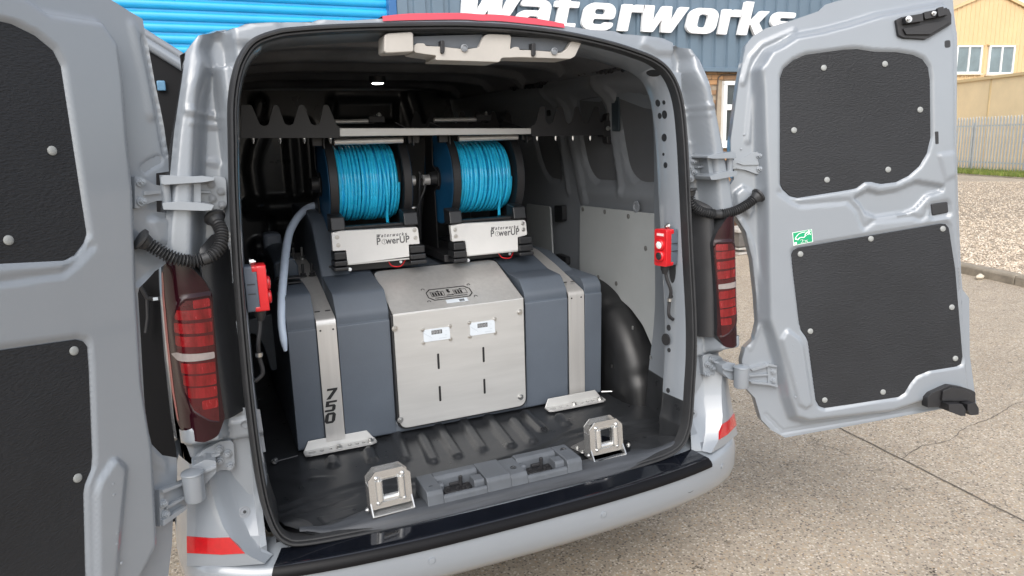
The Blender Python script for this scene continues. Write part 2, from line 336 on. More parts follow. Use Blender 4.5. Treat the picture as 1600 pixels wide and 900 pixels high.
tag(mk('ground', [(-S, -S, 0), (S, -S, 0), (S, S, 0), (-S, S, 0)], [(0, 1, 2, 3)], CONC, smooth=0), kind='structure')
# kerb line from the photo
K0, K1 = pZ(1505, 428, 0), pZ(1600, 449, 0); kd = unit(K1-K0); kn = np.array([-kd[1], kd[0], 0.]); kn = kn if kn[0] > 0 else -kn
ka, kb = K0-kd*3.9, K0+kd*9
GF = pZ(1500, 287, .05)
gv = [ka+kn*.1, kb+kn*.1, kb+kn*34, ka+kn*34]
tag(mk('gravel_bed', [(p[0], p[1], .05) for p in gv]+[(p[0], p[1], -.02) for p in gv], [(0, 1, 2, 3), (0, 1, 5, 4), (1, 2, 6, 5), (2, 3, 7, 6), (3, 0, 4, 7)], GRAV, smooth=0), kind='structure')
KERBM = mat('weathered_concrete_kerb', (.26, .225, .175), .9, bump=(45, .8, .006), var=(7, .28))
kerb = bpy.data.objects.new('kerb', None); COL.objects.link(kerb); kerb.location = tuple(K0); tag(kerb, kind='structure'); bpy.context.view_layer.update()
L_ = .915
for i in range(14):
    a = ka+kd*(i*L_); j = (random.random()-.5)*.02
    P = [a+kd*.006+np.array([0, 0, z])+kn*(x+j) for x, z in ((0, -.02), (0, .085), (.02, .105+j*.4), (.125, .11+j*.4), (.125, -.02))]
    V, F = g_prism(P, kd*(L_-.012)); mk('kerb_stone', V, F, KERBM, kerb, bevel=.008)
adopt(kerb)
# loose pebbles on the gravel (countless)
b = MB(); oct_ = np.array([(1, 0, 0), (-1, 0, 0), (0, 1, 0), (0, -1, 0), (0, 0, 1), (0, 0, -1)], float); of = [(0, 2, 4), (2, 1, 4), (1, 3, 4), (3, 0, 4), (2, 0, 5), (1, 2, 5), (3, 1, 5), (0, 3, 5)]
for i in range(15000):
    px = 1480+random.random()*150 if i < 8500 else 1230+random.random()*560; py = 284+(random.random()**1.3)*(150 if px < 1640 else 260)
    p = pZ(px, py, .055)
    if (p-ka)@kn < .14: continue
    s = random.uniform(.008, .020)*np.array([random.uniform(.8, 1.4), random.uniform(.8, 1.3), random.uniform(.5, .9)]); a = random.random()*6.28
    R = np.array([[math.cos(a), -math.sin(a), 0], [math.sin(a), math.cos(a), 0], [0, 0, 1]])
    b.add((oct_*s+RNG.normal(0, .1, (6, 3))*s)@R.T+p, of, i % 3)
PEB = [mat('pebble_tan', (.50, .41, .31), .8, var=(3, .1)), mat('pebble_cream', (.62, .54, .44), .8, var=(3, .1)), mat('pebble_brown', (.33, .27, .21), .8, var=(3, .1))]
tag(b.build('loose_pebbles', PEB, smooth=0), kind='stuff')
q = pZ(1528, 436, .0); b = MB(); b.add((oct_*np.array([.09, .05, .045]))+q+np.array([0, -.02, .03]), of)
tag(b.build('stone', mat('pale_stone', (.52, .47, .38), .85, bump=(30, .5, .006), var=(9, .15)), smooth=30, bevel=.012), 'pale loose stone lying on the concrete against the kerb', 'stone')
# joints and cracks in the concrete: shallow dark filled lines
JM = mat('joint_filler', (.13, .11, .09), .95, var=(12, .3))
def strip(name, P, wd, mt=JM, z=.004):
    P = np.asarray(P, float); T = np.gradient(P, axis=0); N_ = np.stack([-T[:, 1], T[:, 0]], 1); N_ /= np.linalg.norm(N_, axis=1)[:, None]
    k = len(P); wv = np.broadcast_to(np.asarray(wd, float), (k,))[:, None]
    A = P[:, :2]+N_*wv/2; B_ = P[:, :2]-N_*wv/2
    V = np.vstack([np.c_[A, np.full(k, z)], np.c_[B_, np.full(k, z)]]); return tag(mk(name, V, [(i, i+1, k+i+1, k+i) for i in range(k-1)], mt, smooth=0), kind='structure')
ja, jb = pZ(1310, 668, 0), pZ(1600, 815, 0); jd = unit(jb-ja); P = np.array([ja-jd*7+(jb-ja+jd*10)*t for t in np.linspace(0, 1, 120)])
strip('concrete_joint', P+np.c_[RNG.normal(0, .002, (120, 2)), np.zeros(120)], .007+np.abs(RNG.normal(0, .002, 120)))
def crack(name, pts, wd, seed):
    r = np.random.default_rng(seed); C = np.array([pZ(x, y, 0) for x, y in pts]); C = resample(C, .025, False)
    C[:, :2] += np.cumsum(r.normal(0, .0035, (len(C), 2)), 0)*.5+r.normal(0, .0025, (len(C), 2)); strip(name, C, wd*np.clip(r.uniform(.3, 1.3, len(C)), .3, 2))
crack('concrete_crack', [(1405, 718), (1440, 697), (1485, 690), (1510, 668), (1545, 655), (1578, 633), (1625, 622)], .0045, 3)
crack('concrete_crack', [(1260, 690), (1300, 700), (1330, 712)], .003, 5)
crack('concrete_crack', [(1530, 470), (1570, 475), (1630, 469)], .006, 6)
# small dark tufts / debris
b = MB()
for (px, py, n) in [(1140, 628, 14), (1092, 885, 18), (1270, 687, 12), (1455, 892, 10), (1186, 660, 8)]:
    for i in range(n):
        p = pZ(px+random.gauss(0, 7), py+random.gauss(0, 3), .006); s = random.uniform(.002, .0045)
        b.add((oct_*s*np.array([1.6, 1, .5]))+p, of)
tag(b.build('grit', mat('dark_grit', (.07, .055, .042), .9, var=(30, .3)), smooth=0), kind='stuff')
# ================================================================== WAREHOUSE (behind the van)
YW = 7.25
WH = thing('warehouse', (3, YW+3, 0), 'warehouse with slate blue ribbed cladding over a brick base', 'building')
CLAD = mat('slate_cladding', (.115, .165, .215), .42, coat=.15, var=(1.2, .08))
BRW = [mat('brick_%s' % n, c, .9, bump=(80, .5, .003), var=(11, .16)) for n, c in (('tan', (.36, .225, .125)), ('orange', (.40, .225, .11)), ('pale', (.42, .29, .17)), ('brown', (.27, .165, .095)))]
MORT = mat('mortar', (.34, .28, .21), .95, bump=(60, .4, .003), var=(9, .15))
zc = pY(1130, 107, YW)[2]; xs = pY(618, 20, YW)[0]; XR = 9.2
# cladding sheet: trapezoid ribs
pitch = .235; V = []; x = xs
prof = []
while x < XR:
    for dx, dy in ((0, 0), (.13, 0), (.145, .032), (.205, .032), (.22, 0)): prof.append((x+dx, dy))
    x += pitch
b = MB(); top = 6.2
A = [(x, YW-.06-(.032-dy), zc) for x, dy in prof]; B = [(x, y, top) for x, y, _ in A]; b.add(*loft([A, B]))
b.build('cladding', CLAD, WH, smooth=0)
V, F = g_box(((xs+XR)/2, YW-.075, zc-.03), (XR-xs, .09, .06)); mk('drip_flashing', V, F, CLAD, WH, bevel=.006)
# solid wall behind
V, F = g_box(((xs+XR)/2, YW+.135, 3.1), (XR-xs, .25, 6.2)); BWAL = mk('brick_wall', V, F, MORT, WH, smooth=0)
V, F = g_box((-2, YW+6, 3.1), (22.4, 11.4, 6.15)); mk('hall', V, F, CLAD, WH, smooth=0)
wl, wr = pY(1127.5, 177, YW)[0], 8.25; wb, wt = pY(1128, 226, YW)[2], pY(1131, 127, YW)[2]
me_b = {}
def brick_mesh(k):
    if k not in me_b:
        V, F = g_box((0, 0, 0), (.215, .03, .065)); V = V+RNG.normal(0, .0012, V.shape); o = mk('brick', V, F, BRW[k], None, smooth=0); me_b[k] = o.data; bpy.data.objects.remove(o)
    return me_b[k]
x0 = pY(1090, 250, YW)[0]; rows = int(zc/.075)
for r_ in range(rows):
    for c in range(8):
        x = x0+c*.225+(.1125 if r_ % 2 else 0); z = .04+r_*.075
        if x+.10 > wl-.01 and x-.10 < wr and wb-.05 < z < wt+.03: continue
        o = link('brick', brick_mesh(random.choice([0, 0, 0, 1, 1, 2, 3])), BWAL); o.location = (x, YW+.003+random.uniform(-.002, .002), z)
# left & right of the picked bricks: plain brick courses in the material
BT = bpy.data.materials.new('brick_courses'); BT.use_nodes = True; t = BT.node_tree; br = t.nodes.new('ShaderNodeTexBrick'); tc = t.nodes.new('ShaderNodeTexCoord'); mp = t.nodes.new('ShaderNodeMapping'); mp.inputs['Rotation'].default_value = (math.radians(90), 0, 0)
br.inputs['Scale'].default_value = 1; br.inputs['Brick Width'].default_value = .225; br.inputs['Row Height'].default_value = .075; br.inputs['Mortar Size'].default_value = .01
br.inputs['Color1'].default_value = (.36, .225, .125, 1); br.inputs['Color2'].default_value = (.42, .25, .13, 1); br.inputs['Mortar'].default_value = (.34, .28, .21, 1)
t.links.new(tc.outputs['Object'], mp.inputs[0]); t.links.new(mp.outputs[0], br.inputs['Vector']); t.links.new(br.outputs['Color'], t.nodes['Principled BSDF'].inputs['Base Color']); t.nodes['Principled BSDF'].inputs['Roughness'].default_value = .9
for a_, c_ in ((xs, x0-.12), (x0+8*.225+.01, XR)):
    V, F = g_box(((a_+c_)/2, YW+.002, zc/2-.05), (c_-a_, .028, zc-.1)); mk('brick_facing', V, F, BT, WH, smooth=0)
# window
UPVC = mat('white_upvc', (.78, .80, .80), .35, var=(5, .03))
GLW = mat('window_glass', (.045, .055, .06), .04, coat=1, var=(2, .25))
f = .06; tr = pY(1130, 168, YW)[2]; b = MB()
for bx in (((wl+wr)/2, YW-.02, wt-f/2, wr-wl, f), ((wl+wr)/2, YW-.02, wb+f/2, wr-wl, f), (wl+f/2, YW-.02, (wb+wt)/2, f, wt-wb-2*f), (wr-f/2, YW-.02, (wb+wt)/2, f, wt-wb-2*f), ((wl+wr)/2, YW-.02, (wb+wt)/2, f, wt-wb-2*f)):
    b.add(*g_box(bx[:3], (bx[3], .07, bx[4])))
for s_ in (0, 1):
    c = (wl+wr)/2; a_, e_ = (wl+f, c-f/2) if s_ == 0 else (c+f/2, wr-f); b.add(*g_box(((a_+e_)/2, YW-.022, tr), (e_-a_, .066, .085)))
wf = b.build('window_frame', UPVC, WH, bevel=.006)
V, F = g_box(((wl+wr)/2, YW-.04, wb-.028), (wr-wl+.1, .12, .05)); mk('window_sill', V, F, UPVC, WH, bevel=.006)
for a_, e_ in ((wl+f, (wl+wr)/2-f/2), ((wl+wr)/2+f/2, wr-f)):
    for z0, z1 in ((wb+f, tr-.043), (tr+.043, wt-f)):
        V, F = g_box(((a_+e_)/2, YW, (z0+z1)/2), (e_-a_, .012, z1-z0)); mk('window_pane', V, F, GLW, WH, smooth=0)
# cable conduit on the bricks
V, F = g_tube([pY(x, y, YW-.025) for x, y in ((1180, 116), (1128, 117), (1122.5, 121), (1121, 135), (1119, 170), (1117, 206))], .012, 8); mk('conduit', V, F, mat('brown_conduit', (.10, .075, .055), .6, var=(9, .1)), WH)
# roller shutter: each slat a piece
CY = mat('cyan_shutter_paint', (.008, .34, .66), .35, coat=.3, var=(2, .06))
sx0 = xs-.10-3.55; b = MB(); b.add(*g_box((sx0+1.7, YW+.10, 2.6), (3.6, .02, 5.2)))
SH = b.build('roller_shutter', CY, WH, smooth=0)
pr = [(-.05, .0), (-.042, -.018), (-.02, -.028), (.0, -.031), (.02, -.028), (.042, -.018), (.05, 0), (.05, .012), (-.05, .012)]
V, F = g_prism([(sx0, YW+.07+y, z) for z, y in pr], (3.55, 0, 0)); o0 = mk('slat', V, F, CY, SH, smooth=50); slm = o0.data; bpy.data.objects.remove(o0)
V, F = g_box((sx0+1.775, YW+.078, 0), (3.55, .02, .022)); o0 = mk('slat', V, F, CY, SH, smooth=0); jm = o0.data; bpy.data.objects.remove(o0)
for i in range(42):
    o = link('slat', slm, SH); o.location = (0, 0, .07+i*.122); o = link('slat_joint', jm, SH); o.location = (0, 0, .07+i*.122+.061)
JAMB = mat('blue_jamb', (.03, .12, .30), .4, var=(4, .06))
for xx in (xs-.05, sx0-.05):
    V, F = g_box((xx, YW+.0, 2.6), (.10, .16, 5.2)); mk('shutter_jamb', V, F, JAMB, WH, bevel=.005)
adopt(WH)
for c in WH.children:
    pass
# fascia sign: ten letters on the cladding
SG = thing('sign', tuple(pY(980, 45, YW-.12)), 'white raised slab lettering Waterworks on the slate cladding', 'sign')
ys = YW-.14; base = [(719, 823, 'W'), (804, 861, 'a'), (866, 905, 't'), (908, 961, 'e'), (964, 1006, 'r'), (1002, 1075, 'w'), (1071, 1121, 'o'), (1121, 1157, 'r'), (1152, 1200, 'k'), (1199, 1241, 's')]
SGM = mat('white_sign_acrylic', (.82, .83, .84), .35, var=(4, .02))
zb = lambda px: pY(px, 46.5+(px-900)*.033, ys)[2]
hx = .36
spans = {'W': (718, 832), 'a': (800, 862)}
for (xa, xb, ch) in base:
    wA, loops = GL[ch]; V, F = curve_mesh([sh(rnd(L, .13 if ch in 'oeas' else .035, 4)) for L in loops], .1)
    V = V.copy(); V[:, 2] /= .1; wx = V[:, 0].max()-V[:, 0].min(); x1, x2 = pY(xa, 40, ys)[0], pY(xb, 40, ys)[0]
    V[:, 0] = (V[:, 0]-V[:, 0].min())/wx*(x2-x1)
    W_ = np.c_[x1+V[:, 0], ys-V[:, 2]*.05, zb((xa+xb)/2)+V[:, 1]*hx]
    mk('letter', W_, F, SGM, SG, smooth=30)
adopt(SG)
# pallet pieces and a brown bin by the wall
PALW = mat('grey_timber', (.40, .38, .35), .85, bump=(60, .4, .003, (.2, 3, 3)), var=(8, .15))
p0 = pZ(1153, 396, 0); PB = thing('pallet_stack', p0, 'small grey timber crate on blocks between tail lamp and open right door', 'crate')
b = MB(); 
for z in (.0, .07): 
    b.add(*g_box(p0+np.array([0, 0, z+.02]), (.24, .3, .03)))
b.build('block', PALW, PB, bevel=.004)
V, F = g_box(p0+np.array([0, 0, .22]), (.26, .32, .20)); mk('side_board', V, F, mat('dark_timber', (.13, .12, .11), .8, var=(9, .2)), PB, bevel=.006)
V, F = g_box(p0+np.array([0, 0, .345]), (.32, .36, .05)); mk('lid', V, F, PALW, PB, bevel=.008); adopt(PB)
p1 = pZ(1170, 370, 0); V, F = g_prism(rnd(np.array([p1+np.array([x, y, 0]) for x, y in ((-.25, -.2), (.3, -.2), (.3, .3), (-.25, .3))]), .05), (0, 0, .62))
tag(mk('bin', V, F, mat('brown_bin_plastic', (.14, .09, .065), .6, var=(6, .2)), bevel=.02), 'dark brown bin standing at the foot of the brick wall', 'bin')
p2 = pY(1146.5, 345, YW-.3); V, F = g_cyl((p2[0], YW-.12, .0), (p2[0], YW-.12, .5), .05, n=16); dp = tag(mk('drainpipe', V, F, UPVC), 'short white drainpipe at the foot of the brick wall behind the crate', 'drainpipe')
for z in (.43,):
    V, F = g_cyl((p2[0], YW-.12, z), (p2[0], YW-.12, z+.07), .062, n=16); mk('socket_collar', V, F, UPVC, dp)
# ================================================================== YELLOW UNIT, HOARDING, PALISADE FENCE (far right)
FA, FB = pZ(1500, 268, 0), pZ(1600, 274, 0); fd = unit(FB-FA); fn = np.array([-fd[1], fd[0], 0.]); fn = fn if fn@(FA-CAM) > 0 else -fn
c0 = fn@FA
def pF(px, py, off): return onp(px, py, fn, c0+off)
PALE = mat('galvanised_pale', (.50, .53, .54), .5, .35, var=(6, .15))
YEL = mat('yellow_cladding', (.62, .45, .25), .6, var=(.6, .06))
YEL2 = mat('yellow_hoarding', (.78, .62, .38), .65, var=(1.2, .07))
YTR = mat('yellow_trim', (.60, .46, .25), .55, var=(3, .06))
top = pF(1540, 182, 0)[2]; rail = pF(1540, 196.5, 0)[2]
FE = thing('palisade_fence', FA+fd*2, 'galvanised palisade fence of pointed pales beyond the gravel', 'fence')
V, F = g_prism([FA+fd*0+np.array([0, 0, 0])+fd*a+np.array([0, 0, z]) for a, z in ((-.034, 0.05), (.034, .05), (.034, top-.12), (.018, top-.03), (0, top), (-.018, top-.03), (-.034, top-.12))], fn*.02)
V2 = np.array(V); o0 = mk('pale', V2-FA, F, PALE, FE, smooth=0); pm = o0.data; bpy.data.objects.remove(o0)
for i in range(-14, 46):
    o = link('pale', pm, FE); p = FA+fd*(i*.158); o.location = tuple(p-fn*.03+np.array([0, 0, random.uniform(-.012, .012)]))
for z in (rail, .38):
    a_, b_ = FA-fd*2.4+np.array([0, 0, z]), FA+fd*7.4+np.array([0, 0, z]); V, F = g_prism([a_+fn*.0+np.array([0, 0, -.025]), a_+fn*.0+np.array([0, 0, .025]), a_+fn*.04+np.array([0, 0, .025]), a_+fn*.04+np.array([0, 0, -.025])], b_-a_); mk('rail', V, F, PALE, FE, smooth=0)
for i in range(4):
    p = FA+fd*(-2.3+i*2.75)+fn*.09; V, F = g_box(p+np.array([0, 0, top*.45]), (.09, .09, top*.9)); mk('post', V, F, PALE, FE, smooth=0)
adopt(FE)
# hoarding
HO = thing('boundary_wall', FA+fn*1.8, 'flat pale yellow boundary hoarding with capping behind the palisade fence', 'wall')
hz = pF(1545, 124, 1.8)[2]
a0 = FA+fn*1.8-fd*9; pw = 2.6; pj = pF(1545, 160, 1.8); k0 = ((pj-a0)@fd) % pw
for i in range(-1, 8):
    s_ = a0+fd*(k0+i*pw); s_[2] = 0
    V, F = g_prism([s_+fd*.01, s_+fd*(pw-.01), s_+fd*(pw-.01)+np.array([0, 0, hz]), s_+fd*.01+np.array([0, 0, hz])], fn*.06); mk('hoarding_panel', V, F, YEL2, HO, smooth=0)
    V, F = g_prism([s_-fd*.04-fn*.025, s_+fd*.04-fn*.025, s_+fd*.04-fn*.025+np.array([0, 0, hz-.02]), s_-fd*.04-fn*.025+np.array([0, 0, hz-.02])], fn*.024); mk('cover_strip', V, F, YTR, HO, smooth=0)
s_ = a0+fd*(k0-pw); s_[2] = hz+.002; V, F = g_prism([s_-fn*.08, s_+fn*.14, s_+fn*.14+np.array([0, 0, .11]), s_-fn*.08+np.array([0, 0, .11])], fd*(pw*9)); mk('capping', V, F, YTR, HO, smooth=0)
adopt(HO)
# yellow gabled unit
bd_ = unit(np.array([math.sin(math.radians(101)), math.cos(math.radians(101)), 0])); bn_ = np.array([-bd_[1], bd_[0], 0]); BO = CAM+ray(1545, 120)*36; BO = np.array([BO[0], BO[1], 0]); cB = bn_@BO; OB = 0.
def pB_(px, py, off): return onp(px, py, bn_, cB+off)
YB = thing('yellow_unit', BO+bn_*6, 'yellow ribbed metal unit with gabled roof and two white windows', 'building')
rg = pB_(1552, -11, 0); rx = (rg-BO)@bd_; slope = .36; hw = 9.
def gz(s_): return rg[2]-abs(s_-rx)*slope
b = MB(); A = []; B = []; x = rx-hw
while x < rx+hw:
    for dx, dy in ((0, 0), (.17, 0), (.185, .03), (.235, .03), (.25, 0)):
        p = BO+bd_*(x+dx)+bn_*(OB-dy); A.append((p[0], p[1], 0)); B.append((p[0], p[1], gz(x+dx)))
    x += .262
b.add(*loft([A, B])); b.build('cladding', YEL, YB, smooth=0)
V, F = g_prism([BO+bd_*s_+bn_*(OB+.04)+np.array([0, 0, z]) for s_, z in ((rx-hw, 0), (rx+hw, 0), (rx+hw, gz(rx+hw)-.02), (rx, gz(rx)-.02), (rx-hw, gz(rx-hw)-.02))], bn_*16); mk('hall', V, F, YEL, YB, smooth=0)
for sgn in (-1, 1):
    e1 = BO+bd_*rx+bn_*(OB-.12)+np.array([0, 0, rg[2]+.02]); e2 = BO+bd_*(rx+sgn*(hw+.3))+bn_*(OB-.12)+np.array([0, 0, rg[2]-slope*(hw+.3)+.02])
    up = np.array([0, 0, .16]); V, F = g_prism([e1, e2, e2+up, e1+up], bn_*16.3); mk('roof_slope', V, F, mat('yellow_roof_trim', (.60, .45, .25), .5, var=(2, .05)), YB, smooth=0)
GLP = mat('pale_reflecting_glass', (.16, .21, .23), .05, coat=1, var=(1.5, .2))
for (xa, xb, ya, yb) in ((1498, 1538, 71, 115), (1549, 1589, 71, 116)):
    TL, TR, BL = pB_(xa, ya, OB-.06), pB_(xb, ya, OB-.06), pB_(xa-3, yb, OB-.06); W_ = (TR-TL)@bd_; H_ = TL[2]-BL[2]; o_ = TL-np.array([0, 0, H_]); o_ = o_-bd_*.1
    V, F = curve_mesh([[(0, 0), (W_, 0), (W_, H_), (0, H_)], [(.08, .08), (W_*.5-.04, .08), (W_*.5-.04, H_-.08), (.08, H_-.08)], [(W_*.5+.04, .08), (W_-.08, .08), (W_-.08, H_-.08), (W_*.5+.04, H_-.08)]], .09)
    wf = mk('window_frame', frame(V, o_, bd_, (0, 0, 1)), F, UPVC, YB, smooth=0)
    for a_ in (.08, W_*.5+.04):
        c = o_+bd_*(a_+(W_*.5-.12)/2)+np.array([0, 0, H_/2])+bn_*.01; e_ = (W_*.5-.12)/2
        V, F = g_prism([c-bd_*e_-np.array([0, 0, H_/2-.08]), c+bd_*e_-np.array([0, 0, H_/2-.08]), c+bd_*e_+np.array([0, 0, H_/2-.08]), c-bd_*e_+np.array([0, 0, H_/2-.08])], bn_*.015); mk('window_pane', V, F, GLP, YB, smooth=0)
    ln = o_-bd_*.12+np.array([0, 0, H_])-bn_*.05; V, F = g_prism([ln, ln+bd_*(W_+.24), ln+bd_*(W_+.24)+np.array([0, 0, .07]), ln+np.array([0, 0, .07])], bn_*.1); mk('window_head', V, F, YTR, YB, smooth=0)
    ln = o_-bd_*.1-bn_*.07-np.array([0, 0, .075]); V, F = g_prism([ln, ln+bd_*(W_+.2), ln+bd_*(W_+.2)+np.array([0, 0, .07]), ln+np.array([0, 0, .07])], bn_*.12); mk('window_sill', V, F, mat('pale_sill', (.62, .55, .44), .5, var=(3, .05)), YB, smooth=0)
adopt(YB)
# grass verge at the fence foot
b = MB()
for i in range(9000):
    s_ = random.uniform(-2.2, 6.2); d_ = -random.random()*1.35; p = FA+fd*s_+fn*d_; h = random.uniform(.05, .15)*(1.5 if d_ > -.15 else 1); a = random.random()*6.28; wv = np.array([math.cos(a), math.sin(a), 0])*.012; ln = np.array([random.gauss(0, .04), random.gauss(0, .04), 0])
    z = np.array([0, 0, .05]); b.add([p-wv+z, p+wv+z, p+ln+z+np.array([0, 0, h])], [(0, 1, 2)], i % 3)
GR = [mat('grass_%s' % n, c, .7, var=(2, .2)) for n, c in (('mid', (.10, .16, .022)), ('light', (.17, .22, .035)), ('dry', (.22, .23, .06)))]
tag(b.build('grass_verge', GR, smooth=0), kind='stuff')
# ================================================================== THE VAN
VAN = thing('van', (0, 0, 0), 'light grey panel van seen from behind with both rear doors swung wide open', 'van')
def A3(pts): return np.array([p for p in pts], float)
# --- aperture curve (right half, x>0) in rear-plane coordinates; mirrored for the left
ap = np.array([(0, 1.978), (.10, 1.976), (.26, 1.964), (.41, 1.941), (.52, 1.915), (.585, 1.893), (.632, 1.862), (.665, 1.815), (.685, 1.75), (.694, 1.66), (.698, 1.54), (.702, 1.3), (.708, 1.04), (.703, .90), (.692, .80), (.680, .70), (.665, .648), (.638, .606), (.59, .582), (.50, .570), (.3, .564), (0, .562)])
apl_ = np.array([(0, 1.978), (-.10, 1.977), (-.29, 1.968), (-.424, 1.959), (-.523, 1.949), (-.573, 1.940), (-.627, 1.918), (-.662, 1.878), (-.684, 1.828), (-.700, 1.76), (-.709, 1.67), (-.720, 1.54), (-.732, 1.33), (-.737, 1.15), (-.739, 1.0), (-.737, .85), (-.733, .765), (-.726, .702), (-.711, .640), (-.688, .602), (-.641, .580), (-.5, .569), (-.3, .563), (0, .562)])
apR = cr(ap, 8); apL = cr(apl_, 7)
def full(c): return np.vstack([c, (c*np.array([-1, 1]))[::-1][1:-1]])
AP = np.vstack([apR, apL[::-1][1:-1]])                                   # closed loop, clockwise seen from behind
def offs(P, d):                                   # inward offset of the closed loop
    T = np.roll(P, -1, 0)-np.roll(P, 1, 0); T /= np.linalg.norm(T, axis=1)[:, None]; N_ = np.stack([T[:, 1], -T[:, 0]], 1)
    c = P.mean(0); s = np.sign(np.sum(N_*(c-P), 1)); N_ *= np.sign(s.sum()); return P+N_*d
def R3(P, dy): P = np.asarray(P, float); return np.c_[P[:, 0], yr(P[:, 1])+dy, P[:, 1]]
# rubber seal: two-lobed section swept round the opening
sec = [(-.004, .012), (-.002, -.010), (.004, -.017), (.009, -.016), (.011, -.008), (.0135, -.012), (.017, -.011), (.0195, -.002), (.0205, .010), (.0205, .022), (.015, .024), (.008, .014)]
V, F = loft([R3(offs(AP, a), b) for a, b in sec]+[R3(offs(AP, sec[0][0]), sec[0][1])], closed=True)
mk('door_seal', V, F, RUB, VAN, smooth=50)
# --- rear frame: pillars and roof edge, pressed sheet
SIL = np.array([(0, 1.997), (.06, 1.998), (.20, 1.991), (.286, 1.985), (.38, 1.976), (.456, 1.976), (.475, 1.968), (.537, 1.966), (.60, 1.962), (.640, 1.958), (.662, 1.947), (.707, 1.943), (.753, 1.927), (.786, 1.888), (.804, 1.81), (.832, 1.70), (.852, 1.60), (.874, 1.49), (.893, 1.40), (.905, 1.28), (.915, 1.10), (.918, .95), (.915, .80), (.90, .70)])
SILD = resample(SIL, .010, False)
crease = [(.672, 1.93), (.715, 1.925), (.727, 1.895), (.722, 1.86), (.742, 1.79), (.757, 1.71), (.772, 1.61), (.786, 1.50), (.80, 1.38), (.80, 1.2), (.80, 1.0), (.80, .86)]
wallb = [(.685, 1.90), (.700, 1.86), (.716, 1.79), (.728, 1.71), (.744, 1.61)]
BD = .075      # depth of the hinge channel behind the seal flange
EDGE = []
def side_frame(s):
    k = np.array([s, 1])
    inner = apR[apR[:, 1] > .70] if s > 0 else apL[apL[:, 1] > .70]
    so_ = np.vstack([SIL[:20], [(.893, 1.40), (.83, 1.395), (.812, 1.36), (.806, 1.2), (.806, .70)]])
    ol = np.vstack([inner, so_[::-1]*k])
    ridge = np.vstack([np.array(crease), SIL[::-1][:12]])
    ridge = np.vstack([np.array(crease), [(.95, .86), (.95, 1.3), (.90, 1.55), (.84, 1.80), (.80, 1.95), (.72, 1.98)]])*k
    rim = np.vstack([SIL, [(.97, .70), (1.0, 1.4), (.92, 1.75), (.85, 2.0), (.6, 2.05), (0, 2.05)]])*k
    feats = [('area', ridge, -.088, .034), ('area', np.vstack([SIL+np.array([(-.016, -.004)]), [(1.0, .70), (1.0, 2.1), (0, 2.1)]])*k, .014, .016),
             ('line', np.array([(.716, 1.726), (.752, 1.738), (.80, 1.746)])*k, -.007, .007, .003), ('line', np.array([(.718, 1.708), (.745, 1.712), (.79, 1.716)])*k, -.005, .007, .002),
             ('area', np.array([(.60, 1.90), (.70, 1.90), (.72, 1.96), (.56, 1.98), (.53, 1.93)])*k, -.012, .02),
             ('line', np.array([(.724, 1.60), (.728, 1.40)])*k, -.006, .010, .004), ('line', np.array([(.825, 1.72), (.868, 1.50)])*k, .004, .006, .001),
             ('line', np.array([(.74, 1.615), (.775, 1.62)])*k, -.004, .006, .002)]
    pmap = lambda u, v, h: np.c_[u, yr(v)+BD*sstep((np.abs(u)-.70)/.03+1.2*(v > 1.86))*1.0+.018*(1-sstep((np.abs(u)-.70)/.03+1.2*(v > 1.86)))+h*(1-(BD-.03)/BD*sstep((v-1.80)/.12)*.6), v]
    o = relief('rear_pillar', ol, feats, pmap, PAINT, VAN, step=.008, smooth=70)
    # spot welds
    for (x, z) in [(.730, 1.57), (.748, 1.575), (.770, 1.33), (.74, 1.30)]:
        V, F = g_lathe((s*x, yr(z)+BD-.001, z), (0, -1, 0), [(.005, -.001), (.0045, .0008), (.002, .0016)], 12); mk('weld_spot', V, F, PAINT, o)
    if s > 0: q = SILD-np.array([.0005, .0005]); EDGE.append(pmap(q[:, 0], q[:, 1], height(q, feats))[:, 1])
    return o
PILR, PILL = side_frame(1), side_frame(-1)
# --- body shell: side skins and roof running forward
bp_ = np.vstack([(SILD*np.array([-1, 1]))[::-1], SILD[1:]])
def body_row(y, grow, lift, drop): 
    e_ = np.r_[EDGE[0][::-1], EDGE[0][1:]]
    P = np.vstack([[(-.90, .32)], [(-.93, .55)], bp_, [(.93, .55)], [(.90, .32)]]); x = P[:, 0]*(1+grow*np.clip((2.0-P[:, 1])/.5, 0, 1)); z = P[:, 1]+lift*sstep((P[:, 1]-1.7)/.25)-drop*sstep((P[:, 1]-1.1)/.6)
    return np.c_[x, y+(np.r_[0, 0, e_, 0, 0]+.25*(P[:, 1] < .69)+.10*sstep((1.42-P[:, 1])/.04)*(P[:, 1] > .69) if y < .01 else .3*(P[:, 1] < .69)*(y < .4)), z]
rows = [body_row(0, 0, 0, 0), body_row(.16, .012, .006, 0), body_row(.5, .03, .012, 0), body_row(1.5, .045, .02, 0), body_row(3.0, .045, .015, 0), body_row(3.5, .04, 0, .05), body_row(4.15, .03, 0, .78), body_row(4.75, -.03, 0, .98)]
V, F = loft(rows); n_ = len(rows[0]); F = list(F)+[tuple(range(7*n_, 8*n_))]
mk('body_shell', V, F, PAINT, VAN, smooth=40)
for s in (-1, 1):
    for y in (.95, 4.0):
        o = mk('wheel', *g_lathe((s*.80, y, .345), (s, 0, 0), [(.18, -.06), (.33, -.10), (.345, -.07), (.345, .07), (.33, .10), (.22, .10)], 40), TYRE, VAN); b = MB()
        b.add(*g_lathe((s*.84, y, .345), (s, 0, 0), [(.215, .0), (.215, .055), (.19, .05), (.06, .03), (.05, .06), (.02, .065)], 32)); b.build('rim', BOLT, o)
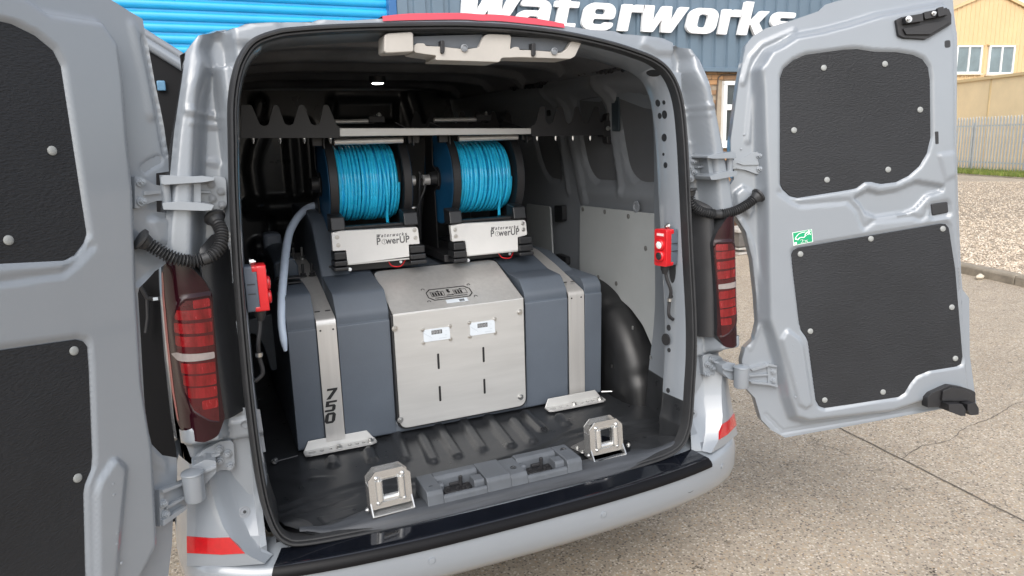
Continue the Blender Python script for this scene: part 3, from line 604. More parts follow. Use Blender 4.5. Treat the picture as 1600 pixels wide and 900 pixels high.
# red spoiler edge along the roof
tp = [(x, z+.004) for x, z in SIL[:7]]; top = cr(np.array([(-x, z) for x, z in tp[::-1]]+tp[1:]), 6); top = top[(top[:, 0] > -.30) & (top[:, 0] < .275)]
tk = .006*np.clip(np.minimum(top[:, 0]+.31, .28-top[:, 0])/.10, .1, 1)
tz = top[:, 1]; A = np.stack([top[:, 0], yr(tz)+.012, tz-.012], 1); B = np.c_[top[:, 0], yr(top[:, 1])+.014, top[:, 1]+tk]; C_ = np.c_[top[:, 0], yr(top[:, 1])+.16, top[:, 1]+tk+.004]; D_ = np.c_[top[:, 0], yr(top[:, 1])+.18, top[:, 1]-.012]
V, F = loft([A, B, C_, D_]); mk('spoiler_lamp_strip', V, F, SPOIL, VAN, smooth=40)
# --- bumper: section lofted round the plan line
plan = cr(np.array([(-.965, .60), (-.962, .28), (-.945, .13), (-.918, .03), (-.86, -.025), (-.74, -.07), (-.55, -.105), (-.3, -.125), (0, -.13), (.3, -.125), (.55, -.105), (.74, -.07), (.86, -.025), (.918, .03), (.945, .13), (.962, .28), (.965, .60)]), 8)
T = np.gradient(plan, axis=0); T /= np.linalg.norm(T, axis=1)[:, None]; PN = np.stack([T[:, 1], -T[:, 0]], 1)      # outward
bsec = [(-.12, .578), (-.075, .566), (-.02, .553), (-.006, .547), (.0, .532), (.004, .515), (.004, .47), (-.004, .435), (-.025, .405), (-.06, .392), (-.14, .388)]
def bz(z, x): return z+ (.0)
rows = []
for o_, z in bsec:
    up = .018*sstep((np.abs(plan[:, 0])-.72)/.18)*(z > .5)
    rows.append(np.c_[plan+PN*o_, np.full(len(plan), z)+up])
V, F = loft(rows); BUMP = mk('bumper', V, F, PAINT, VAN, smooth=50)
def bpt(x, z_off):   # point on the bumper's rear face near x
    i = int(np.argmin(np.abs(plan[:, 0]-x)+(np.abs(plan[:, 1]) > .2)*9)); return np.array([plan[i, 0], plan[i, 1], 0]), np.array([PN[i, 0], PN[i, 1], 0])
# glossy black step pad on top of the bumper with a lip over its edge
sel = (np.abs(plan[:, 0]) < .735)&(plan[:, 1] < .1); pp, pn_ = plan[sel], PN[sel]; xs_ = np.abs(pp[:, 0])
def prow(o_, z, ex=0.): 
    up = .018*sstep((xs_-.72)/.18); q = pp+pn_*o_; q = q*np.array([1+ex, 1]); return np.c_[q, np.full(len(pp), z)+up]
prow_ = [prow(-.066, .558, -.022), prow(-.063, .5715, -.020), prow(-.02, .5605, -.006), prow(-.002, .5565), prow(.007, .546, .004), prow(.011, .536, .006), prow(.011, .527, .006), prow(.004, .525, .006)]
V, F = loft(prow_); n_ = len(pp); k_ = len(prow_); F = list(F)+[tuple(j*n_ for j in range(k_)), tuple(j*n_+n_-1 for j in range(k_))][:2]
mi = [1 if (f_[0]//n_) >= 3 and len(f_) == 4 else 0 for f_ in F]
PAD = mk('step_pad', V, F, [BLKG, mat('pad_lip_black', (.005, .005, .006), .4, spec=.15, var=(9, .1))], VAN, smooth=40, mi=mi)
for px, py, r in ((697, 877, .0105), (931.5, 812, .0105), (1126, 743, .0095)):
    x = pY(px, py, -.13)[0]; x = {697: -.292, 931.5: .247, 1126: .80}[px]; c, n = bpt(x, 0); zz = {697: .487, 931.5: .487, 1126: .502}[px]
    o = mk('parking_sensor', *g_lathe(c+n*.003+np.array([0, 0, zz]), n, [(r*1.25, -.002), (r*1.25, .0014), (r*1.08, .002), (r*1.06, .0008), (r*.9, .0008), (r*.85, .003), (r*.4, .0036)], 24), PAINT, BUMP)
c, n = bpt(.63, 0); c = c+n*.0015+np.array([0, 0, .487]); t_ = np.array([-n[1], n[0], 0]); ring = [c+t_*.026*math.cos(a)+np.array([0, 0, .027*math.sin(a)]) for a in np.arange(24)*math.pi/12]
V, F = g_tube(ring+[ring[0]], .0012, 6, False); mk('tow_eye_cover', V, F, mat('panel_gap', (.05, .055, .06), .7, var=(9, .1)), BUMP)
# --- bumper corner wings between lamp and bumper
for s in (1, -1):
    rows = []
    for z, C1, D1, E1, yo in ((.835, .803, .852, .893, 0), (.81, .803, .855, .900, -.004), (.77, .798, .848, .906, -.010), (.72, .793, .842, .912, -.018), (.67, .786, .830, .918, -.028), (.62, .772, .806, .924, -.036), (.592, .752, .776, .926, -.046), (.565, .72, .74, .93, -.055)):
        t = (z-.565)/.27
        q_ = sstep((t+.05)/.75); A = (.690 if s > 0 else .728, .012-.03*(1-t)); B_ = (.722 if s > 0 else .745, -.005*(1-q_)+.078*q_-.03*(1-t)); C = (C1, .024+yo+.040*q_); D = (D1, -.012+yo*.9+.045*q_); E = (E1, .036+yo*.25+.022*q_); F_ = (E1+.026, .13); G = (E1+.030, .34)
        pts = [A, B_, (C[0]-.006, C[1]+.004), C, D, ((D[0]*.6+E[0]*.4), D[1]*.62+E[1]*.38-.006), E, F_, G]
        rows.append([(s*x, y, z) for x, y in pts])
    V, F = loft(rows); n_ = 9; F = list(F)
    top_ = [(s*.70, .05, .838), (s*.93, .30, .838)]
    W = mk('bumper_corner', V, F, PAINT, VAN, smooth=28, bevel=0)
    # red reflector set in the outer face
    D0, D1_, D2 = np.array(rows[4]), np.array(rows[5]), np.array(rows[6]); up_, lo_ = [], []
    def rowat(z):
        zs = [r[0][2] for r in rows]
        for a_, b_ in zip(rows[:-1], rows[1:]):
            if b_[0][2] <= z <= a_[0][2]:
                t = (z-b_[0][2])/(a_[0][2]-b_[0][2]); return np.array(b_)+(np.array(a_)-np.array(b_))*t
    ua, la = rowat(.643), rowat(.600)
    od = np.array([s*.15, -1, .12]); od = od/np.linalg.norm(od)*.0035
    P = loft([ua[4:7]+od, la[4:7]+od]); q = loft([ua[4:7]-od*2, la[4:7]-od*2]); nb = len(P[0])
    V = np.vstack([P[0], q[0]]); F = list(P[1])+[(0, 1, nb+1, nb), (1, 2, nb+2, nb+1), (3, 4, nb+4, nb+3), (4, 5, nb+5, nb+4), (0, 3, nb+3, nb), (2, 5, nb+5, nb+2)]
    mk('reflector', V, F, REFL, W, smooth=40)
    # screw in the inner face
    wt_ = BVHTree.FromPolygons([v.co[:] for v in W.data.vertices], [tuple(p.vertices) for p in W.data.polygons]); d = unit(ray(*((1083, 646) if s > 0 else (382, 800)))); h = wt_.ray_cast(Vector(CAM), Vector(d))
    if h[0] is not None:
        c = np.array(h[0]); n = unit(np.array(h[1])); n = -n if n@d > 0 else n
        V, F = g_lathe(c, n, [(.016, -.003), (.016, .001), (.0125, .0015), (.011, .0004), (.008, .0004), (.0075, .003), (.004, .003)], 20); mk('recessed_screw', V, F, PAINTIN, W); V, F = g_cyl(c+n*.0032, c+n*.0036, .0045, n=12); mk('screw_socket', V, F, BLK, W)
# --- lamp surround panels between seal and lamp (black trim above, painted below)
for s in (1, -1):
    k = np.array([s, 1])
    pan = rnd(np.array([(.712, 1.43), (.772, 1.435), (.808, 1.405), (.812, .96), (.712, .955)]), .01)*k
    relief('lamp_trim', pan, [('line', np.array([(.80, 1.39), (.806, 1.2), (.80, .96)])*k, -.075, .075, .004), ('area', np.array([(.722, 1.30), (.76, 1.30), (.76, 1.20), (.722, 1.20)])*k, -.004, .006)], lambda u, v, h: np.c_[u, yr(v)+BD+.006+h, v], BLK, VAN, step=.010)
    V, F = g_lathe((s*.745, yr(.985)+BD-.004, .985), (0, -1, 0), [(.012, -.002), (.012, .003), (.008, .004), (.007, .0), (.003, .001)], 16); mk('trim_screw', V, F, BLK, VAN)
    pan = np.array([(.705, .952), (.80, .982), (.905, .95), (.905, .905), (.89, .84), (.80, .82), (.700, .82)])*k
    relief('lower_lamp_panel', pan, [('area', np.array([(.785, .888), (.93, .888), (.93, .99), (.785, .99)])*k, -.080, .034), ('area', np.array([(.72, .865), (.79, .865), (.79, .94), (.72, .94)])*k, -.006, .012)], lambda u, v, h: np.c_[u, yr(v)+.06+h+.03*sstep((np.abs(u)-.875)/.04)+.03*sstep((.888-v)/.02), v], PAINT, VAN, step=.007)
    V, F = g_lathe((s*.748, yr(.92)+.053, .92), (0, -1, 0), [(.011, -.002), (.011, .002), (.008, .0015), (.007, -.001), (.003, -.001)], 16); o = mk('panel_screw', V, F, PAINTIN, VAN)
# --- tail lamps
for s in (1, -1):
    k = np.array([s, 1])
    tr = lambda pts, o=-.02: np.array([pR(a, e, o)[[0, 2]] for a, e in pts])*np.array([-1, 1])
    out = rnd(tr([(250, 408), (270, 404), (297, 415), (320, 440), (332, 462), (336, 520), (341, 580), (349, 640), (352, 655), (341, 681), (320, 690), (288, 689), (276, 672), (267, 620), (258, 540), (252, 470)]), .008)*k
    def lampmap(u, v, h, s=s):
        a = np.abs(u); wrap = np.clip((a-.865)/.05, 0, 1)
        y = yr(v)-.006-.020*np.sin(np.clip((a-.79)/.11, 0, 1)*math.pi)+.060*wrap**2-h
        return np.c_[u, y, v]
    TL = relief('tail_lamp', out, [('line', tr([(331, 470), (326, 462), (290, 466), (276, 478), (269, 500), (269, 520), (276, 565), (285, 612), (300, 642), (325, 657), (343, 662)])*k, .003, .006, .001)], lampmap, LENS, VAN, step=.005)
    ol = resample(out, .012); a_ = lampmap(ol[:, 0], ol[:, 1], np.zeros(len(ol))); b_ = a_.copy(); b_[:, 1] = yr(ol[:, 1])+.085; V, F = loft([a_, b_], closed=True); mk('lamp_housing', V, F, BLK, TL)
    def bar(name, poly, mt, h=.002): relief(name, np.asarray(poly)*k, [], lambda u, v, hh: lampmap(u, v, np.full(len(u), h)), mt, TL, step=.005)
    bar('lamp_field', tr([(331, 466), (326, 464), (290, 468), (278, 478), (270.5, 498), (270, 520), (277, 565), (286, 611), (301, 640), (325, 654), (343, 659), (338, 580)]), LENSF, .0012)
    le = lambda y: np.interp(y, [465, 478, 490, 520, 560, 600, 625, 650], [296, 279, 272, 271, 278, 286, 296, 318]); re_ = lambda y: np.interp(y, [460, 480, 560, 650], [328, 331, 337, 344])
    for i, (y, hh, w0) in enumerate(((473.5, 6.5, .36), (491, 7.6, 0), (512, 8, 0), (532.5, 8, 0), (574.5, 8, .02), (593.5, 8, .02), (612, 8, .05), (630, 7, .36))):
        xl = le(y)+(re_(y)-le(y))*w0; xr = re_(y)-2; bar('light_bar', rnd(tr([(xl, y+2-hh), (xr, y-1-hh), (xr+1, y-1+hh), (xl+1, y+2+hh)]), .004, 3), LENSR)
    bar('reverse_light', rnd(tr([(266, 560), (276, 553), (335, 550), (336, 560), (277, 566)]), .003, 3), LENSW, .003)
    bar('sunlit_lens_edge', tr([(251, 430), (254, 429), (256, 470), (262, 540), (271, 620), (279, 668), (276, 667), (267, 620), (258, 540), (252.5, 470)], -.02), LENSS, .0015)  # glow of sun through the lens edge, put in as a brighter red strip

# ================================================================== REAR DOORS
class Door:
    def __init__(s, th, hx, hy, lean, tum, side):
        s.A = np.array([side*hx, hy, .84]); a = unit([-side*tum, lean, 1.]); s.lean = lean; s.side = side
        s.Rm = np.array(Matrix.Rotation(th*side, 3, Vector(a))); s.n = s.Rm@unit(np.cross([1., 0, 0], [0, lean, 1.]))
    def P(s, x, z, off=0.):
        x, z, off = np.broadcast_arrays(np.asarray(x, float), np.asarray(z, float), np.asarray(off, float))
        q = np.stack([x*s.side, s.A[1]+(z-.84)*s.lean+off, z], -1)-s.A; return q@s.Rm.T+s.A
    def uv(s, px, py, off=0.):
        nn = s.n; o0 = s.P(0, .84, off); P = onp(px, py, nn, nn@o0); q = s.Rm.T@(P-s.A)+s.A; return q[0]*s.side, q[2]
    def inn(s): return s.Rm@np.array([0, 1., 0])
DR = Door(math.radians(158.094), .881, -.012, .083, .052, 1); DL = Door(math.radians(138.549), .893, -.027, .074, .042, -1)
U = lambda pts, off=0.: np.array([DR.uv(*p, off) for p in pts])
FLR, FLL = -.048, -.030      # weather-strip flange of each door lies this far below its inner frame
UL = lambda pts, off=0.: np.array([DL.uv(*p, off) for p in pts])
d_out = U([(1142, 220), (1155, 125), (1166, 70), (1177, 56), (1197, 44), (1240, 31), (1280, 17), (1290, 7), (1310, 1), (1400, -16), (1470, -22), (1488, -16), (1491, 21), (1496, 60), (1495, 225), (1497, 300), (1502, 425), (1504, 452), (1513, 470), (1514, 557), (1524, 630), (1440, 645), (1327, 666), (1227, 684), (1205, 672), (1190, 656), (1180, 622), (1162, 603), (1160, 563), (1165, 544), (1179, 530), (1185, 504), (1182, 460), (1176, 405), (1165, 362), (1150, 338), (1134, 330), (1136, 296), (1147, 280), (1147, 249), (1142, 236)], -.045)
d_plat = U([(1208, 82), (1225, 74), (1247, 60), (1290, 52), (1332, 41), (1380, 26), (1440, 15), (1477, 9), (1486, 25), (1490, 60), (1491, 225), (1494, 300), (1497, 400), (1500, 450), (1507, 560), (1512, 612), (1440, 625), (1395, 640), (1265, 655), (1247, 650), (1237, 622), (1223, 560), (1215, 530), (1205, 500), (1203, 420), (1201, 300), (1197, 225), (1195, 150), (1192, 108)])
up = U([(1219.5, 122), (1225, 107), (1240, 94), (1260, 85), (1290, 81), (1320, 77), (1340, 76), (1365, 80), (1402, 81), (1427, 85), (1442, 92), (1451, 105), (1454, 125), (1455, 215), (1449, 240), (1437, 260), (1420, 275), (1400, 285), (1375, 288), (1360, 284.5), (1352, 285), (1340, 294), (1327, 297), (1247, 309.5), (1235, 306), (1224, 296), (1219.5, 287)])
lo = U([(1237, 397), (1240, 391), (1247, 387), (1470, 349.5), (1478, 350), (1483, 356), (1493, 420), (1504.5, 557), (1502, 569), (1494.6, 573), (1451, 580), (1432, 588), (1423, 599), (1414, 614), (1404, 620.6), (1289, 637.7), (1280, 634.6), (1275, 625), (1263, 535), (1260, 527), (1252, 516), (1249, 504), (1239, 420)])
swoosh = U([(1338, 304), (1356, 294), (1375, 299), (1402, 294), (1432, 281), (1450, 284), (1476, 288), (1474, 300), (1450, 308), (1432, 328), (1415, 336), (1368, 342), (1350, 334), (1342, 320), (1330, 309)])
sw2 = U([(1218, 300), (1236, 313), (1250, 320), (1325, 314), (1340, 330), (1346, 350), (1350, 356), (1358, 350), (1365, 345), (1425, 338), (1437, 342), (1445, 338), (1448, 325)])
catch = U([(1452, 316), (1480, 311), (1486, 318), (1487, 334), (1482, 340), (1456, 344), (1450, 337)])
leftpad = U([(1217, 530), (1226, 515), (1232, 514), (1250, 528), (1256, 540), (1270, 632), (1258, 640), (1245, 632)])
hpad = U([(1144, 300), (1160, 288), (1178, 300), (1180, 330), (1170, 345), (1146, 322)])
latchpad = U([(1390, 40), (1398, 12), (1480, 6), (1486, 50), (1470, 60), (1400, 62)])
edgeL = UL([(262, 900), (268, 850), (270, 790), (276, 742), (275, 715), (252, 711), (236, 694), (228, 660), (224, 620), (219, 530), (214, 450), (240, 424), (272, 402), (288, 396), (283, 362), (277, 338), (262, 333), (244, 331), (243, 271), (263, 268), (262, 240), (252, 190), (240, 130), (228, 66), (222, 30)], FLL)
d_outL = np.vstack([edgeL, [(edgeL[-1][0]-.03, 1.965), (.74, 1.985)], U([(1240, 31), (1280, 17), (1290, 7), (1310, 1), (1400, -16), (1470, -22), (1488, -16), (1491, 21), (1496, 60), (1495, 225), (1497, 300), (1502, 425), (1504, 452), (1513, 470), (1514, 557), (1524, 630), (1440, 645), (1327, 666)], -.045), [(.74, .545), (edgeL[0][0]-.02, .57)]])
creaseL = UL([(246, 850), (238, 700), (222, 600), (213, 450), (208, 300), (200, 225), (193, 130), (185, 70)], .004)
d_platL = np.vstack([[(.66, .60), (.74, .64)], creaseL, [(.715, 1.91)], d_plat[1:20]])
lobig = lo+(lo-lo.mean(0))*.026
upbig = up+(up-up.mean(0))*np.array([.030, .030])
def make_door(D):
    s = D.side; LEFT = s < 0; FL = FLL if LEFT else FLR; d_o = d_outL if LEFT else d_out; d_p = d_platL if LEFT else d_plat
    W = lambda pts: U(pts, FL)
    feats = [('area', d_p, .002-FL, .022 if LEFT else .034, .018 if LEFT else .030), ('area', upbig, -.014, .014), ('area', lobig, -.009, .006), ('area', swoosh, -.016, .010), ('line', sw2, -.005, .010, .002), ('area', catch, -.008, .006),
             ('area', leftpad, .010, .010), ('area', W([(1144, 300), (1160, 288), (1178, 300), (1180, 330), (1170, 345), (1146, 322)]), .016, .014), ('line', W([(1160, 130), (1172, 90), (1190, 70), (1240, 48)]), .006, .010, .002), ('line', W([(1196, 648), (1222, 674), (1300, 661), (1440, 638), (1505, 627)]), -.005, .006, .003),
             ('line', W([(1168, 220), (1174, 150), (1182, 108)]), .006, .012, .002), ('area', U([(1462, 240), (1494, 235), (1496, 275), (1475, 285)]), .005, .010), ('line', W([(1158, 345), (1176, 385), (1187, 450), (1188, 505), (1172, 545)]), .005, .008, .002)]
    if LEFT: feats = feats[:7]+[('line', UL([(222, 60), (243, 165), (257, 243)], FL), -.005, .006, .002), ('line', UL([(228, 60), (247, 160), (259, 240)], FL), .004, .004, .001), ('area', UL([(228, 345), (240, 335), (262, 340), (270, 365), (272, 388), (240, 384)], FL), .010, .010), ('line', UL([(226, 262), (236, 255), (247, 250)], FL), -.010, .010, .003), ('line', UL([(206, 40), (222, 110), (235, 180)], FL), .006, .014, .003), ('area', UL([(215, 470), (230, 690), (262, 716), (262, 740), (235, 730), (224, 640)], FL), .004, .01), ('line', UL([(214, 450), (250, 422), (285, 400)], FL), .006, .008, .003)]
    o = relief('rear_door', d_o, feats, lambda u, v, h: D.P(u, v, h+FL+.002), PAINT, VAN, step=.007, smooth=75)
    ctr = d_out.mean(0)
    big = d_out+np.array([(.0, 0)]); P0 = D.P(d_o[:, 0], d_o[:, 1], FL-.001); P1 = D.P(d_o[:, 0], d_o[:, 1], FL-.045)
    V, F = g_prism(P0, [0, 0, 0]); V = np.vstack([P0, P1]); mk('outer_skin', V, F, PAINT, o, smooth=30, bevel=.006)
    fl = rnd(U([(1483, 14), (1495, 36), (1499, 50), (1497, 225), (1500, 420), (1504, 448), (1518, 466), (1519, 557), (1529, 631), (1519, 634), (1508, 560), (1506, 470), (1495, 440), (1490, 225), (1488, 60)]), .004)
    Pa = D.P(fl[:, 0], fl[:, 1], -.012); Pb = D.P(fl[:, 0], fl[:, 1], -.095); V = np.vstack([Pa, Pb]); mk('skin_flange', V, g_prism(Pa, [0, 0, 0])[1], PAINT, o, smooth=30, bevel=.003)
    # boards
    for poly, base in ((up, -.003), (lo, -.001)):
        P0 = D.P(poly[:, 0], poly[:, 1], base); P1 = D.P(poly[:, 0], poly[:, 1], base-.009); V = np.vstack([P0, P1]); mk('board', V, g_prism(P0, [0, 0, 0])[1], BOARD, o, smooth=30, bevel=.0015)
    n = D.inn()
    for px, py, base in [(1287, 106, -.003), (1382.5, 100, -.003), (1240.5, 203.5, -.003), (1437.5, 171.5, -.003), (1292, 281, -.003), (1387.5, 265, -.003), (1250.5, 397, -.001), (1360.5, 373, -.001), (1473, 357.5, -.001), (1266, 517.5, -.001), (1487, 480, -.001), (1492.5, 560, -.001), (1288.5, 625, -.001), (1379.5, 612.5, -.001)]:
        x, z = DR.uv(px, py, base); c = D.P(x, z, base); V, F = g_lathe(c, n, [(.0098, -.001), (.0098, .0018), (.008, .0032), (.0045, .004), (.0015, .0042)], 20); mk('screw_cap', V, F, SCREWC, o)
    # catch button, slot, hole
    def patch(name, pts, base, th, mt, r=.004, bev=.001):
        q = rnd(U(pts), r); P0 = D.P(q[:, 0], q[:, 1], base+th); P1 = D.P(q[:, 0], q[:, 1], base); return mk(name, np.vstack([P0, P1]), g_prism(P0, [0, 0, 0])[1], mt, o, smooth=30, bevel=bev)
    patch('catch_button', [(1455, 318.5), (1481, 315), (1482.5, 332), (1457, 337)], -.008, .008, BLK, .006, .003)
    patch('slot', [(1459.5, 206), (1465, 205.5), (1465.5, 225), (1460.5, 225.5)], .0036, .001, BLK, .003, 0)
    patch('round_hole', [(1474.5, 64), (1483.5, 63), (1484, 74.5), (1475, 75.5)], .0036, .001, BLK, .007, 0)
    # upper latch: folded black bracket
    b = MB()
    def slab(pts, b0, b1, r=.003, u=None):
        q = rnd((u or U)(pts), r); P0 = D.P(q[:, 0], q[:, 1], b1-.028); P1 = D.P(q[:, 0], q[:, 1], b0-.028); b.add(np.vstack([P0, P1]), g_prism(P0, [0, 0, 0])[1])
    slab([(1396, 33), (1404, 29), (1478, 16), (1482, 25), (1482, 40), (1449, 60), (1443, 63), (1408, 61), (1400, 57)], .030, .044)
    slab([(1405, 48), (1477, 33), (1478, 38), (1447, 57), (1410, 57)], .044, .052); slab([(1405, 31), (1432, 27), (1433, 38), (1406, 42)], .044, .064)
    slab([(1434, 24), (1470, 17), (1472, 28), (1436, 35)], .044, .062); slab([(1452, 19), (1461, 17), (1462, 31), (1453, 33)], .062, .074)
    la = b.build('upper_latch', BLKM, o, bevel=.003)
    for px, py, r in ((1418, 31, .008), (1457, 22, .0055)):
        x, z = DR.uv(px, py, .03); V, F = g_bolt(D.P(x, z, .036), n, r, .008); mk('latch_stud', V, F, BOLT, o)
    # lower latch
    b = MB()
    slab([(1441, 619), (1447, 612), (1462, 605), (1476, 599), (1495, 602), (1508, 606), (1515, 610), (1515, 628), (1441, 634)], .024, .060, .004)
    slab([(1462, 607), (1476, 601), (1496, 605), (1506, 612), (1500, 622), (1460, 622)], .060, .072, .004)
    slab([(1461, 624), (1482, 624), (1487, 632), (1487, 642), (1480, 642), (1462, 635)], .045, .105, .002); slab([(1490, 624), (1502, 622), (1507, 630), (1507, 640), (1495, 641), (1490, 634)], .045, .105, .002)
    b.build('lower_latch', BLKM, o, bevel=.003)
    # hinge leaves on the door: upper fish-tail and lower ribbed arm, with bolts
    FB = FL+.028; uu = lambda pts: (UL if LEFT else U)(pts, FL+.012)
    b = MB()
    if LEFT:
        slab([(209, 275), (221, 276), (238, 288), (247, 290), (272, 290), (272, 313), (243, 314), (231, 318), (215, 326), (209, 325)], FB, FB+.016, .002, uu); slab([(222, 299), (247, 299), (247, 303), (222, 306)], FB+.016, FB+.022, .001, uu)
        bolts = [(218, 284.5), (219.5, 315)]
    else:
        slab([(1128, 251), (1150, 250), (1163, 246), (1176, 238), (1193, 236), (1194.5, 271), (1181, 272), (1165, 266), (1150, 263.5), (1128, 267)], FB, FB+.016, .002, uu); slab([(1150, 255), (1172, 250), (1184, 254), (1184, 258), (1160, 258.5)], FB+.016, FB+.022, .001, uu)
        bolts = [(1186.5, 243.5), (1187, 264)]
    b.build('upper_hinge_leaf', PAINT, o, bevel=.003)
    for px, py in bolts: x, z = D.uv(px, py, FL+.016); V, F = g_bolt(D.P(x, z, FL+.016), n, .0085, .013); mk('hinge_bolt', V, F, PAINT, o)
    b = MB()
    if LEFT:
        slab([(247, 765), (280, 753), (300, 745), (300, 782), (287, 793), (257, 813), (248, 823)], FB, FB+.012, .002, uu); slab([(247, 765), (280, 753), (296, 746), (296, 750), (280, 757), (249, 770)], FB+.012, FB+.028, .001, uu); slab([(249, 821), (287, 793), (285, 789), (249, 812)], FB+.012, FB+.028, .001, uu); slab([(256, 790), (284, 775), (284, 779), (256, 795)], FB+.012, FB+.024, .001, uu); slab([(247, 765), (254, 763), (255, 818), (248, 823)], FB+.012, FB+.017, .001, uu)
        bolts = [(253, 786), (256, 803)]
    else:
        slab([(1155, 576), (1172, 575.5), (1190, 570), (1199, 567), (1213, 570), (1214.5, 604), (1199, 600), (1176, 597), (1155, 598)], FB, FB+.012, .002, uu); slab([(1172, 576), (1199, 567.5), (1212, 570), (1212, 573), (1199, 571), (1174, 579)], FB+.012, FB+.028, .001, uu); slab([(1170, 595), (1199, 597), (1213, 601), (1213, 604), (1199, 600.5), (1172, 598)], FB+.012, FB+.028, .001, uu); slab([(1168, 585.5), (1199, 583.5), (1199, 585.8), (1168, 588)], FB+.012, FB+.024, .001, uu); slab([(1198, 568), (1213, 571), (1214, 603), (1199, 600)], FB+.012, FB+.017, .001, uu)
        bolts = [(1207, 580), (1207.5, 594)]
    b.build('lower_hinge_leaf', PAINT, o, bevel=.002)
    for px, py in bolts: x, z = D.uv(px, py, FL+.012); V, F = g_bolt(D.P(x, z, FL+.017), n, .0085, .010); mk('hinge_bolt', V, F, PAINT, o)
    # small dimples
    for px, py in ((1242, 540), (1243, 551), (1246, 590), (1248, 600), (1246, 622), (1170, 228), (1175, 205)):
        x, z = DR.uv(px, py, .03); V, F = g_lathe(D.P(x, z, .013 if px > 1200 else FL+.004), n, [(.004, 0), (.0035, .0012), (.001, .0018)], 10); mk('dimple', V, F, PAINT, o)
    return o
DOOR_R = make_door(DR); DOOR_L = make_door(DL)
tag(DOOR_R, 'right rear door with green sticker'); tag(DOOR_L, 'left rear door cropped by the frame')
# green sticker on the right door
st = U([(1237, 363.5), (1267.5, 358), (1269.5, 378), (1239, 384)]); base = .0045
o_, ex, ey = DR.P(*st[3], base), None, None; P_ = DR.P(st[:, 0], st[:, 1], base); ex = P_[2]-P_[3]; ey = P_[0]-P_[3]
nn = DR.inn(); V = np.vstack([P_+nn*.0005, P_]); STK = mk('sticker', V, g_prism(P_, [0, 0, 0])[1], WHT, DOOR_R, smooth=0)
def on_st(loops, d0): V, F = curve_mesh(loops, .0004); return np.array([o_+ex*v[0]+ey*v[1]+nn*(d0+(v[2]+.0002)) for v in V]), F
V, F = on_st([[(.03, .04), (.97, .04), (.97, .96), (.03, .96)]], .0006); mk('sticker_face', V, F, GREEN, DOOR_R, smooth=0)
b = MB()
car = [(.09, .47), (.13, .60), (.22, .74), (.33, .85), (.50, .90), (.66, .88), (.66, .83), (.50, .85), (.35, .80), (.25, .71), (.17, .58), (.15, .52), (.24, .43), (.30, .52), (.42, .55), (.55, .50), (.62, .60), (.69, .62), (.69, .56), (.64, .54), (.57, .44), (.42, .49), (.33, .46), (.25, .36), (.13, .42)]
V, F = on_st([car], .0011); b.add(V, F)
V, F = on_st([[(.60, .62), (.63, .74), (.72, .76), (.72, .71), (.66, .69), (.64, .60)]], .0011); b.add(V, F)
man = [(.72, .86), (.77, .84), (.82, .95), (.86, .94), (.84, .84), (.90, .90), (.93, .86), (.86, .76), (.92, .60), (.88, .58), (.83, .68), (.77, .60), (.73, .62), (.79, .74), (.74, .80), (.70, .76), (.68, .80)]
V, F = on_st([man], .0011); b.add(V, F)
V, F = text_mesh('2x', 1., .0004); V = V.copy(); V[:, 0] = V[:, 0]*.42+.34; V[:, 1] = V[:, 1]*.42+.07; b.add(np.array([o_+ex*v[0]+ey*v[1]+nn*(.0011) for v in V]), F)
V, F = on_st([[(.05, .06), (.17, .06), (.17, .24), (.05, .24)]], .0011); b.add(V, F)
b.build('sticker_print', WHT, DOOR_R, smooth=0)
